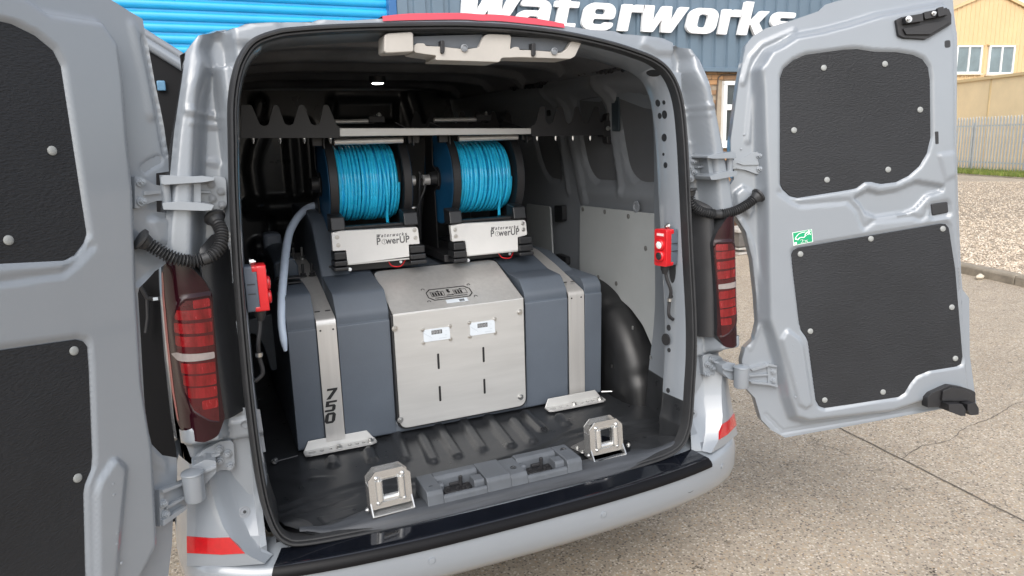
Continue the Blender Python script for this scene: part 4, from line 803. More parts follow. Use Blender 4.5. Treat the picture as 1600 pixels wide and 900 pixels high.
# --- body-side hinge brackets, traced on the left pillar and mirrored
for s in (1, -1):
    k = np.array([s, 1])
    def bslab(bm, pts, d0, d1, r=.003):
        q = rnd(np.array([pR(x, y)[[0, 2]]*np.array([-1, 1]) for x, y in pts]), r)*k; P0 = R3(q, d0); P1 = R3(q, d1); bm.add(np.vstack([P0, P1]), g_prism(P0, [0, 0, 0])[1])
    b = MB()
    bslab(b, [(305, 280), (322, 280), (338, 276), (352, 278), (355, 284), (356, 322), (350, 331), (338, 332), (330, 325), (305, 324)], .050, .064)
    bslab(b, [(266, 282), (314, 282), (314, 318), (266, 318)], .004, .064, .001)
    bslab(b, [(252, 276), (262, 273), (300, 275), (316, 274), (334, 277), (334, 281), (318, 284), (258, 288), (252, 286)], -.034, .064, .002)
    bslab(b, [(254, 316), (280, 313), (318, 316), (334, 319), (330, 327), (318, 328), (256, 326)], -.034, .064, .002)
    bslab(b, [(310, 298), (330, 300), (330, 303), (310, 303)], .030, .052, .001)
    b.build('upper_hinge', PAINT, VAN, bevel=.0025)
    px_, pz = (-pR(262, 300)[0]), pR(262, 300)[2]
    HB = [(331, 289.5), (346, 301), (333, 312), (348, 322)]
    for x, y in HB:
        q = pR(x, y); V, F = g_bolt((-q[0]*s, yr(q[2])+.049, q[2]), (0, -1, 0), .0078, .012); mk('hinge_bolt', V, F, PAINT, VAN)
    V, F = g_cyl((s*.868, yr(1.585)-.014, 1.512), (s*.866, yr(1.6)-.014, 1.592), .011, n=16); mk('hinge_pin', V, F, PAINT, VAN)
    b = MB()
    bslab(b, [(300, 735), (318, 716), (345, 702), (362, 700), (367, 705), (369, 741), (362, 747), (345, 748), (322, 766), (306, 762)], .055, .075)
    bslab(b, [(303, 728), (322, 724), (345, 716), (345, 719), (325, 729), (304, 735)], .035, .057, .001)
    b.build('lower_hinge', PAINT, VAN, bevel=.0025)
    for x, y in ((343.5, 714), (356.5, 721), (344, 733), (361, 741)):
        q = pR(x, y); V, F = g_bolt((-q[0]*s, yr(q[2])+.054, q[2]), (0, -1, 0), .0085, .012); mk('hinge_bolt', V, F, PAINT, VAN)
    b = MB(); zt, zb_ = pR(296, 732)[2], pR(300, 779)[2]
    b.add(*g_lathe((s*.886, yr(.84)-.024, (zt+zb_)/2), (0, 0, 1), [(.012, (zb_-zt)/2), (.024, (zb_-zt)/2+.003), (.026, (zb_-zt)/2+.01), (.026, (zt-zb_)/2-.006), (.028, (zt-zb_)/2-.004), (.027, (zt-zb_)/2), (.015, (zt-zb_)/2+.003)], 24))
    b.build('hinge_knuckle', PAINT, VAN)
    b = MB(); bslab(b, [(299, 731), (322, 720), (338, 722), (338, 740), (322, 758), (304, 768)], .008, .070, .004); bslab(b, [(303, 742), (338, 728), (338, 731), (304, 747)], -.002, .010, .001); b.build('hinge_web', PAINT, VAN, bevel=.003)
# --- corrugated cable gaiters from pillar to door
def gaiter(pts, d0, d1, r=.0140):
    n_ = len(pts); C_ = [CAM+ray(x, y)/np.linalg.norm(1)*(d0+(d1-d0)*i/(n_-1)) for i, (x, y) in enumerate(pts)]
    P = cr(np.array(C_), 60//max(1, (n_-1)//4)); L = np.r_[0, np.cumsum(np.linalg.norm(np.diff(P, axis=0), axis=1))]; t = np.linspace(0, L[-1], int(L[-1]/.0010)); Q = np.stack([np.interp(t, L, P[:, i]) for i in range(3)], 1)
    for _ in range(3): Q[1:-1] = (Q[:-2]+Q[1:-1]*2+Q[2:])/4
    f = t/L[-1]; rr = r*(1+.24*np.sign(np.sin(t/.0078*2*math.pi))*np.abs(np.sin(t/.0078*2*math.pi))**.6); sm = np.abs(f-.47) < .03; rr[sm] = r*1.1
    V, F = g_tube(Q, rr, 12); o = mk('cable_gaiter', V, F, RUB, VAN, smooth=50)
    for e, q in ((Q[0], Q[6]), (Q[-1], Q[-7])):
        V, F = g_lathe(e, unit(e-q), [(r*.9, -.022), (r*1.35, -.012), (r*1.5, -.004), (r*1.9, 0), (r*1.9, .006), (r*.8, .008)], 20); mk('grommet', V, F, RUB, o)
dep = lambda P: (np.asarray(P)-CAM)@CF
x, z = DL.uv(219, 372) if False else (0, 0)
a_ = dep(pR(335, 342, .02)); lft = onp(219, 376, DL.n, DL.n@DL.P(0, .84, -.01)); gaiter([(336, 341), (346, 362), (344, 384), (330, 400), (305, 408), (282, 406), (258, 397), (238, 385), (221, 375)], a_, dep(lft))
a_ = dep(pR(1076, 292, .02)); rgt = onp(1186, 305, DR.n, DR.n@DR.P(0, .84, -.01)); gaiter([(1077, 298), (1081, 318), (1094, 329), (1112, 334), (1130, 334), (1150, 329), (1168, 319), (1184, 306)], a_, dep(rgt))
# --- sliding side door, run back along the left flank (black inner trim with shade painted in, grey rail edge)
SDY = .62
TRIMD = mat('shaded_door_trim', (.006, .006, .007), .7, spec=.25, var=(6, .2))  # black trim coloured darker still to carry the deep shade of the gap
e = [pY(x, y, SDY) for x, y in ((90, -14), (233, 76), (278, 104), (318, 130))]
V, F = g_prism([(e[0][0], SDY, .40)]+[(-.925, SDY, .40), (-.915, SDY, 1.2), (e[3][0], SDY, e[3][2])]+[tuple(p) for p in e[2::-1]], (0, 1.1, 0)); SD = mk('sliding_door', V, F, TRIMD, VAN, smooth=0, bevel=.008)
for k_, (dz, r_) in enumerate(((.012, .017), (.040, .012))):
    V, F = g_tube(cr(np.array([p+np.array([0, -.004, dz]) for p in e]), 6), r_, 12); mk('door_edge', V, F, PAINT if k_ == 0 else PAINTIN, SD)
V, F = g_box(pY(252, 134, SDY-.008), (.024, .014, .03)); mk('door_clip', V, F, mat('blue_clip', (.10, .22, .34), .35, var=(20, .1)), SD, bevel=.003)
V, F = g_tube([pY(x, y, SDY-.03) for x, y in ((216, 440), (230, 466), (262, 468))], .008, 8); mk('door_stay', V, F, BLKM, SD); V, F = g_tube([pY(x, y, SDY-.03) for x, y in ((230, 466), (231, 495), (228, 520))], .006, 8); mk('door_stay', V, F, BLKM, SD)
V, F = g_box(pY(243, 467, SDY-.045), (.014, .004, .009)); mk('stay_label', V, F, LABELW, SD, smooth=0)
# ================================================================== VAN INTERIOR
# return flange from the seal to the load-space walls
c0_ = offs(AP, .016); t_ = lambda z: np.clip((z-.58)/1.36, 0, 1)
def ringrow(f, y):
    x = c0_[:, 0]*(1+f*(np.where(c0_[:, 0] > 0, .80/.690, .80/.72)-1)); z = c0_[:, 1]; z2 = np.where(z > 1.2, z+f*.005, np.minimum(z, .60)-f*.03); z = np.where(z < .72, z+(np.minimum(z, .60)-f*.05-z)*np.clip((.72-z)/.08, 0, 1)*np.clip(f*9, 0, 1), z+f*.004); z = z-.0
    return np.c_[x, yr(z)*(1-f)+.045*(1-f)+y*f, z]
def lip(o, dy): q = offs(AP, o); z = np.where(q[:, 1] < .66, np.minimum(q[:, 1], .592), q[:, 1]); return np.c_[q[:, 0], yr(z)+dy, z]
V, F = loft([lip(.014, .016), lip(.020, .022), lip(.032, .118), lip(.030, .128), lip(.022, .131), ringrow(.30, .18), ringrow(.8, .24), ringrow(1, .37)], closed=True); Va = np.asarray(V); mk('inner_pillar', V, F, [PAINT, FLOOR], VAN, smooth=40, mi=[1 if Va[list(f), 2].mean() < .745 else 0 for f in F])
# floor liner with pressed ribs
ribs = [((-.215, .56), (-.243, .335)), ((-.137, .49), (-.161, .275)), ((-.051, .56), (-.074, .275)), ((.052, .56), (.022, .289)), ((.152, .56), (.121, .267)), ((.224, .47), (.205, .266)), ((.299, .52), (.286, .34)), ((-.34, .46), (-.345, .38)), ((.40, .42), (.39, .35)), ((-.47, .45), (-.475, .40))]
ol = np.array([(-.84, .028), (.84, .028), (.84, 2.55), (-.84, 2.55)]); ol = np.array([(-.62, -.030), (.62, -.030), (.675, .0), (.70, .10), (.80, .33), (.84, .4), (.84, 1.0), (-.84, 1.0), (-.84, .4), (-.80, .33), (-.70, .10), (-.675, .0)])
feats = [('line', np.array(r), .014, .010, .013) for r in ribs]
stepz = np.array([(-.70, .17), (-.60, .20), (-.46, .225), (-.40, .23), (-.33, .20), (-.28, .175), (-.2, .165), (0, .172), (.2, .20), (.27, .225), (.34, .265), (.42, .275), (.60, .245), (.78, .22)])
feats += [('line', stepz, -.006, .012, .003), ('line', stepz-np.array([0, .022]), .004, .008, .003), ('area', np.vstack([stepz, [(.8, -.1), (-.8, -.1)]]), -.010, .02),
          ('area', np.array([(-.60, .09), (-.46, .10), (-.44, .03), (-.58, .0)]), .012, .02), ('area', np.array([(.46, .13), (.60, .14), (.58, .04), (.46, .05)]), .010, .02), ('line', np.array([(-.44, .07), (-.43, .02)]), .01, .015, .008),
          ('line', np.array([(-.62, .14), (-.45, .175)]), -.004, .006, .001), ('line', np.array([(.40, .20), (.66, .17)]), -.004, .006, .001), ('line', np.array([(.52, .34), (.60, .30)]), -.003, .008, .003), ('line', np.array([(-.55, .33), (-.5, .31)]), .005, .012, .006)]
relief('load_floor', ol, feats, lambda u, v, h: np.c_[u, v, .590+h+.05*sstep((np.abs(u)-.55)/.14)*sstep((.16-v)/.16)+.03*sstep((.03-v)/.06)*0], FLOOR, VAN, step=.009, smooth=80)
V, F = g_box((0, 1.78, .58), (1.66, 1.56, .02)); mk('load_floor', V, F, FLOOR, VAN)
# right wall: painted sheet with pressed window recesses and posts; lining boards below
XW = .845
def wx(z): return XW-.06*np.clip(z-1.36, 0, .6)-.45*np.clip(z-1.78, 0, .3)
WP = lambda pts, x=.80: np.array([pX(a, b, x)[[1, 2]] for a, b in pts])
ol = np.array([(.34, .58), (2.55, .58), (2.55, 1.93), (.34, 1.93)])
pA = rnd(WP([(955, 128), (1016, 150), (1034, 215), (1036, 292), (985, 292), (968, 272), (960, 220)]), .06); pB = rnd(WP([(893, 150), (938, 140), (946, 215), (956, 290), (916, 287), (904, 262), (897, 215)]), .06); pC = rnd(WP([(826, 190), (852, 190), (866, 240), (868, 287), (846, 282), (836, 262), (829, 230)]), .06)
feats = [('area', pA, .020, .012), ('area', pB, .020, .012), ('area', pC, .02, .012), ('line', WP([(876, 165), (888, 230), (900, 312)]), -.012, .02, .02), ('line', WP([(858, 140), (868, 200), (876, 300)]), -.008, .015, .006), ('line', WP([(905, 300), (960, 306), (1036, 312)]), -.010, .03, .01), ('line', WP([(940, 120), (950, 210), (958, 300)]), -.010, .016, .01), ('line', np.array([(.36, 1.86), (2.5, 1.86)]), -.02, .04, .01)]
relief('right_wall', ol, feats, lambda u, v, h: np.c_[wx(v)+h, u, v], PAINTIN, VAN, step=.016, smooth=70)
BLANK = mat('window_blank', (.115, .12, .128), .5, var=(4, .08))
for q in (pA, pB, pC):
    c_ = q.mean(0); q2 = c_+(q-c_)*.90; V = np.vstack([np.c_[wx(q2[:, 1])+.014, q2], np.c_[wx(q2[:, 1])+.019, q2]]); mk('window_blank', V, g_prism(V[:len(q2)], [0, 0, 0])[1], BLANK, VAN, smooth=30)
relief('left_wall', ol, [], lambda u, v, h: np.c_[-wx(v), u, v], BLK, VAN, step=.08)
def wslab(name, pts, x0, x1, mt, r=.02, bev=.002, par=VAN):
    q = rnd(WP(pts, x0), r); V = np.vstack([np.c_[np.full(len(q), x0), q], np.c_[np.full(len(q), x1), q]]); return mk(name, V, g_prism(V[:len(q)], [0, 0, 0])[1], mt, par, smooth=30, bevel=bev)
lb = wslab('lining_board', [(906, 321), (1038, 336), (1042, 420), (1027, 562), (1018, 540), (1004, 508), (985, 482), (962, 462), (935, 452), (905, 448)], .812, .822, LINING)
lb2 = wslab('lining_board', [(822, 318), (859, 323), (864, 412), (900, 440), (902, 460), (826, 430)], .812, .822, LINING)
for px, py in ((911, 327), (945, 331), (982, 338), (1009, 388), (935, 433), (963, 443), (1030, 345)):
    c = pX(px, py, .811); V, F = g_lathe(c, (-1, 0, 0), [(.010, 0), (.010, .002), (.006, .0035), (.002, .004)], 16); mk('lining_screw', V, F, mat('grey_screw', (.13, .13, .125), .5, var=(9, .1)), lb)
for pts in ([(866, 321), (878, 321), (879, 345), (867, 347)], [(869, 396), (884, 402), (884, 414), (869, 411)], [(853, 150), (858, 152), (860, 180), (855, 182)]):
    wslab('wall_slot', pts, .815, .84, BLK, .01, 0)
wslab('wall_strap', [(954, 112), (967, 114), (967, 205), (956, 205)], .815, .822, mat('dark_teal_steel', (.05, .07, .085), .5, .4, var=(6, .1)), .004)
c = pX(994.5, 323, .815); V, F = g_lathe(c, (-1, 0, 0), [(.024, 0), (.024, .004), (.016, .005), (.012, .002)], 20); mk('wall_grommet', V, F, PAINTIN, VAN)
# wheel arches
for s in (1, -1):
    rows = []
    for x, r in ((.85, .505), (.775, .505), (.738, .492), (.715, .465), (.703, .43), (.700, .30), (.700, .0)):
        a = np.linspace(-.12, math.pi+.12, 221); band = .010*np.abs(np.sin(a*4.5))**24-.004*np.abs(np.sin(a*4.5+.16))**30
        rr = r-(band if r > .4 else 0); rows.append(np.c_[np.full(221, s*x), .865-np.cos(a)*rr, .53+np.sin(a)*rr])
    V, F = loft(rows); mk('wheel_arch', V, F, BLKG if False else mat('satin_black_arch', (.011, .0115, .0125), .42, coat=.0, bump=(30, .1, .002), var=(6, .3)), VAN, smooth=50)
    if s > 0:
        for px, py in ((1018, 558), (990, 512), (957, 572)):
            V, F = g_box(pX(px, py, .70)+np.array([-.004, 0, 0]), (.004, .006, .014)); mk('arch_clip', V, F, BOLT, VAN, smooth=0)
V, F = g_tube([pZ(940, 612, .61), pZ(975, 611, .61), pZ(1024, 606, .61)], .003, 6); mk('floor_rod', V, F, BOLT, VAN)
for px, py in ((972, 614), (1022, 614)):
    V, F = g_bolt(pZ(px, py, .598), (0, -.3, 1), .008, .016); mk('tie_bolt', V, F, BOLT, VAN)
V, F = g_bolt(pZ(428, 722, .60), (.4, -.3, .6), .008, .014); mk('tie_bolt', V, F, BOLT, VAN); V, F = g_tube([pZ(428, 722, .61), pZ(465, 712, .61)], .003, 6); mk('floor_rod', V, F, BLK, VAN)
# bulkhead
B_ = lambda pts: np.array([pY(a, b, 2.50)[[0, 2]] for a, b in pts])
feats = [('line', B_([(450, 195), (459, 300)]), -.014, .03, .012), ('line', B_([(479, 195), (487, 300)]), -.014, .03, .012), ('line', B_([(412, 200), (398, 235), (394, 262), (403, 318)]), -.014, .04, .015), ('line', B_([(436, 349), (500, 349)]), -.02, .04, .018), ('line', B_([(436, 365), (500, 365)]), -.02, .04, .018),
         ('area', B_([(410, 338), (520, 336), (520, 388), (416, 392)]), .02, .03), ('line', B_([(404, 385), (410, 406)]), -.02, .04, .02), ('line', B_([(395, 325), (520, 318)]), -.03, .05, .02), ('line', B_([(405, 160), (400, 190)]), -.03, .03, .02), ('line', B_([(520, 160), (510, 215)]), -.014, .03, .01), ('area', B_([(520, 150), (625, 150), (625, 195), (520, 195)]), .02, .04), ('line', B_([(640, 150), (655, 200)]), -.015, .04, .02)]
relief('bulkhead', np.array([(-.84, .57), (.84, .57), (.84, 1.4), (.72, 1.97), (-.72, 1.97), (-.84, 1.4)]), feats, lambda u, v, h: np.c_[u, 2.50+h*2.2, v], mat('bulkhead_plastic', (.055, .057, .061), .3, coat=.3, var=(6, .15)), VAN, step=.016, smooth=70)
# roof lining with cross ribs
ol = np.array([(-.80, .16), (.80, .16), (.80, 2.55), (-.80, 2.55)])
feats = [('line', np.array([(-.62, y), (.62, y)]), -.030, .02, wd) for y, wd in ((.46, .03), (.86, .03), (1.25, .04), (1.65, .03), (2.1, .03))]+[('line', np.array([(-.70, .3), (-.66, 2.4)]), -.03, .05, .02), ('line', np.array([(.70, .3), (.66, 2.4)]), -.03, .05, .02)]
relief('roof_lining', ol, feats, lambda u, v, h: np.c_[u, v, 1.985-.10*(np.abs(u)/.8)**5+h], mat('dark_roof_lining', (.11, .113, .12), .65, bump=(40, .35, .004), var=(6, .3)), VAN, step=.017, smooth=70)
b = MB(); b.add(*g_lathe(pZ(590, 127, 1.925), (0, 0, -1), [(.036, -.02), (.036, .004), (.030, .008)], 24)); LD = b.build('ceiling_lamp', BLK, VAN)
V, F = g_lathe(pZ(590, 127, 1.925)+np.array([0, 0, -.008]), (0, 0, -1), [(.026, 0), (.024, .003), (.015, .005)], 24); mk('lamp_lens', V, F, LAMP, LD)
# wiring loom under the right cant rail
def loom(pts, r, x=.70):
    P = cr(np.array([pX(a, b, x) for a, b in pts]), 12); P = P+RNG.normal(0, .003, P.shape); V, F = g_tube(P, r*RNG.uniform(.8, 1.2, len(P)), 8); mk('wiring_loom', V, F, BLK, VAN)
loom([(1004, 102), (985, 107), (962, 106), (935, 108), (905, 112), (882, 111), (862, 121), (845, 130), (822, 131), (800, 131)], .009)
loom([(890, 113), (872, 118), (852, 124), (838, 134), (815, 133), (800, 137)], .012)
loom([(960, 108), (945, 112), (925, 111), (905, 116)], .007)
# inner-pillar punched holes (right): dark discs just proud of the flange
fn2 = unit(np.array([.26, -.14, 0])); 
from mathutils.bvhtree import BVHTree
ip = [c for c in VAN.children if c.name.startswith('inner_pillar')][0].data; ipt = BVHTree.FromPolygons([v.co[:] for v in ip.vertices], [tuple(p.vertices) for p in ip.polygons])
def hole(px, py, rx, rz, mt=BLK, o=.0012):
    d = unit(ray(px, py)); h = ipt.ray_cast(Vector(CAM), Vector(d))
    if h[0] is None: return
    P = np.array(h[0]); n = unit(np.array(h[1])); n = -n if n@d > 0 else n; t3 = unit(np.cross([0, 0, 1.], n)); u3 = np.cross(n, t3); ring = [P+t3*rx*math.cos(a)+u3*rz*math.sin(a) for a in np.arange(18)*2*math.pi/18]
    V, F = g_prism([p+n*o for p in ring], n*-.004); return mk('punched_hole', V, F, mt, VAN, smooth=30)
# latch trim moulding at the top centre
ZS = lambda X, Y: (580+X/4.706, 30+Y/4.706)
def trimslab(name, pts, y0, d, mt, r=.006, bev=.004, par=VAN):
    q = rnd(np.array([pY(*ZS(*p), y0) for p in pts]), r); V, F = g_prism(q, (0, d, 0)); return mk(name, V, F, mt, par, smooth=30, bevel=bev)
TR = trimslab('latch_trim', [(98, 118), (120, 104), (292, 92), (310, 104), (314, 240), (112, 250), (96, 238)], .085, .07, BEIGE)
trimslab('trim_body', [(314, 205), (332, 176), (392, 178), (402, 196), (520, 202), (660, 218), (722, 218), (792, 208), (828, 124), (858, 108), (1018, 114), (1030, 128), (1022, 226), (1052, 202), (1088, 206), (1092, 226), (1190, 228), (1330, 240), (1400, 248), (1440, 218), (1470, 162), (1500, 150), (1548, 168), (1500, 272), (1466, 292), (1090, 280), (958, 284), (944, 316), (470, 300), (482, 268), (390, 256), (316, 244)], .095, .10, BEIGE, .006, .004, TR)
for X, Y in ((684, 212), (1346, 236)):
    c = pY(*ZS(X, Y), .093); V, F = g_lathe(c, (0, -1, 0), [(.0105, -.004), (.0105, .003), (.008, .004), (.0075, .001), (.003, .002)], 20); mk('trim_screw', V, F, PAINTIN, TR)
for x0 in (430, 1100):
    b = MB()
    q = rnd(np.array([pY(*ZS(x0+a, 150+e+(20 if x0 > 1000 else 0)), .115) for a, e in ((0, 0), (60, -12), (240, 0), (270, 20), (250, 48), (20, 35))]), .006); b.add(*g_prism(q, (0, .04, 0)))
    q = rnd(np.array([pY(*ZS(x0+a, 150+e+(20 if x0 > 1000 else 0)), .088) for a, e in ((82, 6), (110, 6), (112, 88), (98, 106), (82, 98))]), .003); b.add(*g_prism(q, (0, .03, 0)))
    b.build('roof_latch', BLKM, VAN, bevel=.003)
V, F = g_prism(rnd(np.array([pY(*ZS(*p), .11) for p in ((310, 128), (820, 112), (790, 208), (660, 215), (400, 190), (315, 200))]), .004), (0, .04, 0)); mk('latch_recess', V, F, SILL, TR, smooth=30)
V, F = g_prism(rnd(np.array([pY(*ZS(*p), .11) for p in ((1028, 128), (1470, 150), (1400, 240), (1090, 220), (1025, 220))]), .004), (0, .04, 0)); mk('latch_recess', V, F, SILL, TR, smooth=30)
# threshold strip and striker trim
xs2 = np.linspace(-.64, .64, 60); yb = .018*sstep((np.abs(xs2)-.30)/.3); zb2 = .03*sstep((np.abs(xs2)-.5)/.14)**2
tp_ = sstep((np.abs(xs2)-.40)/.24); rows = [np.c_[xs2, (np.full(60, y))*(1-tp_)+(-.050+.2*(y+.058))*tp_+yb*1.4, np.full(60, z)*(1-tp_)+(.583+.2*(z-.572))*tp_+zb2] for y, z in ((-.058, .572), (-.054, .590), (-.040, .600), (-.022, .6045), (0.0, .6065), (.03, .601), (.05, .585))]
V, F = loft(rows); mk('threshold_strip', V, F, SCUFF, VAN, smooth=50)
ST = None
def tb(name, x0, x1, y0, y1, z0, z1, par, ch=.012, mt=SILL):      # block with sloped front/back
    q = [(x0, y0, z0), (x0, y0+ch*.6, z1-ch), (x0, y0+ch*1.6, z1), (x0, y1-ch, z1), (x0, y1, z1-ch), (x0, y1, z0)]
    V, F = g_prism(q, (x1-x0, 0, 0)); return mk(name, V, F, mt, par, smooth=0, bevel=.005)
Y0, Y1, ZT = -.036, .100, .642
b = MB()
def tq(x0, x1, y0, y1, z0, z1, ch=.010): b.add(*g_prism([(x0, y0, z0), (x0, y0+ch*.5, z1-ch), (x0, y0+ch*1.5, z1), (x0, y1-ch, z1), (x0, y1, z1-ch), (x0, y1, z0)], (x1-x0, 0, 0)))
for x0, x1, z1 in ((-.275, -.225, ZT), (-.085, -.005, ZT), (-.005, .052, ZT-.006), (.192, .245, ZT)): tq(x0, x1, Y0, Y1, .585, z1)
for x0, x1 in ((-.225, -.085), (.052, .192)):
    tq(x0, x1, Y0, Y0+.022, .585, ZT-.020, .006); tq(x0, x1, Y0+.085, Y1, .585, ZT); b.add(*g_box(((x0+x1)/2, .02, .59), (x1-x0, .09, .02)))
    tq(x1-.035, x1-.001, Y0+.02, Y0+.07, .585, ZT-.004, .006); tq(x0+.001, x0+.02, Y0+.06, Y0+.085, .585, ZT-.012, .004)
ST = b.build('striker_trim', SILL, VAN, smooth=0, bevel=.004)
for x0 in (-.225, .052):
    b = MB(); c = np.array([x0+.060, .022, .603])
    q = rnd(np.array([c+np.array([x, y, 0]) for x, y in ((-.048, -.022), (.03, -.026), (.048, -.008), (.045, .016), (-.04, .020))]), .012); b.add(*g_prism(q, (0, 0, .010)))
    b.add(*g_cyl(c+np.array([.015, .008, 0]), c+np.array([.015, .008, .040]), .006)); b.add(*g_box(c+np.array([.0, .010, .018]), (.04, .010, .008))); b.build('striker', BLKM, ST, bevel=.001)
    for dx, dy in ((-.03, -.006), (-.002, -.012), (.018, -.012), (.034, .0)):
        V, F = g_bolt(c+np.array([dx, dy, .010]), (0, 0, 1), .0065, .006); mk('striker_bolt', V, F, BLKM, ST)
V, F = g_lathe((.024, .02, ZT-.006), (0, 0, 1), [(.010, -.002), (.010, .0015), (.007, .001), (.006, -.001), (.003, .001)], 20); mk('trim_plug', V, F, BLK, ST)
V, F = g_lathe((-.252, .0, ZT-.004), (0, -.4, 1), [(.011, -.002), (.011, .0015), (.008, .001), (.006, -.001), (.003, .001)], 20); mk('trim_plug', V, F, BLK, ST)
V, F = g_lathe((.220, .0+.05, ZT-.001), (0, -.4, 1), [(.011, -.002), (.011, .0015), (.008, .001), (.006, -.001), (.003, .001)], 20); mk('trim_plug', V, F, BLK, ST)
for px, py, rx, rz in ((1028, 161, .011, .012), (1037.5, 160, .007, .007), (1031, 181, .009, .010), (1038.5, 179, .012, .014), (1038, 215, .012, .013), (1036.7, 241, .005, .005), (1040, 258, .009, .010), (1045, 512, .010, .011), (1045.5, 547, .008, .008), (1044, 610, .009, .009), (1049.6, 463, .007, .006), (1021, 114, .03, .016)): hole(px, py, rx, rz)
hole(1043, 530, .020, .021, BLKM, .010); hole(1051, 420, .016, .05)
q = rnd(np.array([pY(a, e, 1.12) for a, e in ((386, 500), (436, 487), (442, 492), (447, 570), (424, 582), (412, 540), (398, 522), (386, 522))]), .02, 5); V, F = g_prism(q, (0, .5, 0)); mk('arch_lining', V, F, mat('slate_grey_lining', (.075, .088, .105), .45, bump=(150, .2, .001), var=(6, .15)), VAN, smooth=30, bevel=.012, seg=3)
adopt(VAN)
# ================================================================== WATER TANK
T0 = thing('water_tank', (.045, .9, .59), 'slate blue plastic water tank with steel straps filling the load bay', 'tank')
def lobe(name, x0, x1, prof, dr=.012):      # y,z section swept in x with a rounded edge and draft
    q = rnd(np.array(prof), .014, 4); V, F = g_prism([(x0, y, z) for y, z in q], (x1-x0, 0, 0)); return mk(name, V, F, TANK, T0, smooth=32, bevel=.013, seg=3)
P_in = [(.545, .598), (.536, 1.034), (.542, 1.038), (.542, 1.072), (.588, 1.140), (.66, 1.150), (.80, 1.175), (1.60, 1.185), (1.60, .598)]
P_out = [(.550, .598), (.542, 1.034), (.548, 1.038), (.548, 1.078), (.600, 1.150), (.74, 1.160), (1.60, 1.17), (1.60, .598)]
P_outR = [(.550, .600), (.540, 1.034), (.546, 1.038), (.546, 1.070), (.575, 1.098), (.95, 1.104), (1.60, 1.11), (1.60, .600)]
P_inR = [(.545, .598), (.536, 1.030), (.542, 1.034), (.542, 1.066), (.590, 1.118), (.70, 1.125), (.84, 1.165), (1.60, 1.175), (1.60, .598)]
P_ch = [(.570, .598), (.566, 1.040), (.580, 1.052), (.78, 1.118), (.95, 1.16), (1.6, 1.165), (1.6, .598)]
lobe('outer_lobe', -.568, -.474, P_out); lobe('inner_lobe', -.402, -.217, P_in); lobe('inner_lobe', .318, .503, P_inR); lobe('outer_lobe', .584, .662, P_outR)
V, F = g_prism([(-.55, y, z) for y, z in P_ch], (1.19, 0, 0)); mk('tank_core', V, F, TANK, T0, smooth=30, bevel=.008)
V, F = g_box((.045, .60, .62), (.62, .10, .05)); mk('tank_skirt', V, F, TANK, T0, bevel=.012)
# raised rear shoulder by the strap
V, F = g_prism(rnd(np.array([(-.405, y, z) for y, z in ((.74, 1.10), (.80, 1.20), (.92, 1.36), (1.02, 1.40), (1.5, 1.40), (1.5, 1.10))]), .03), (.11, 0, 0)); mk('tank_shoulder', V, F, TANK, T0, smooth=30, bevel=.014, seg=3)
# straps
for x0, x1, P in ((-.474, -.402, [(.538, .612), (.538, 1.050), (.545, 1.066), (.78, 1.128), (.95, 1.17), (1.30, 1.20)]), (.505, .582, [(.538, .616), (.538, 1.042), (.545, 1.054), (.78, 1.124), (.95, 1.165), (1.2, 1.19)])):
    q = rnd(np.array(P), .012, 4); q2 = q+np.array([.004, -.003]); V, F = loft([[(x0+.003, y, z) for y, z in q], [(x1-.003, y, z) for y, z in q], [(x1-.003, y, z) for y, z in q2], [(x0+.003, y, z) for y, z in q2]], closed=False)
    n_ = len(q); F = list(F)+[(i, i+1, 3*n_+i+1, 3*n_+i) for i in range(n_-1)]; s_ = mk('strap', V, F, STEEL, T0, smooth=40)
    xm = (x0+x1)/2
    for dx in (-.018, .018):
        for py_, pz_ in ((.60, 1.081),):
            V, F = g_prism([(xm+dx+a, py_+e, pz_+.0005+e*.27) for a, e in ((-.009, -.003), (.009, -.003), (.009, .003), (-.009, .003))], (0, 0, .001)); mk('strap_slot', V, F, BLK, s_, smooth=0)
        V, F = g_cyl((xm+dx*1.2, .5372, 1.028), (xm+dx*1.2, .5362, 1.028), .0035, n=10); mk('strap_rivet', V, F, BLK, s_)
    for yy, zz in (((.90, 1.158), (1.15, 1.19)) if x0 < 0 else ()):
        for dx in (-.017, .017):
            b = MB(); b.add(*g_cyl((xm+dx, yy, zz-.005), (xm+dx, yy, zz+.05), .0055, n=10)); b.add(*g_cyl((xm+dx, yy, zz+.004), (xm+dx, yy, zz+.014), .0115, n=6)); b.add(*g_cyl((xm+dx, yy, zz), (xm+dx, yy, zz+.004), .014, n=16)); b.build('strap_stud', BOLT if yy > 1 else BLKM, s_)
# "750" on the left strap
sx = pY(507, 630, .5365); b = MB(); ch_h = .064
for i, ch in enumerate('750'):
    px, py = ((509, 625), (507.5, 644.5), (507, 663))[i]; c = pY(px, py, .5365); V, F = curve_mesh([sh(L, .22) for L in GL[ch][1]], .0006)
    V = V.copy(); V[:, 0] *= .036; V[:, 1] *= .039; W_ = np.c_[c[0]+V[:, 0], .5362-V[:, 2], c[2]+V[:, 1]]; b.add(W_, F)
b.build('capacity_number', INK, T0, smooth=0)
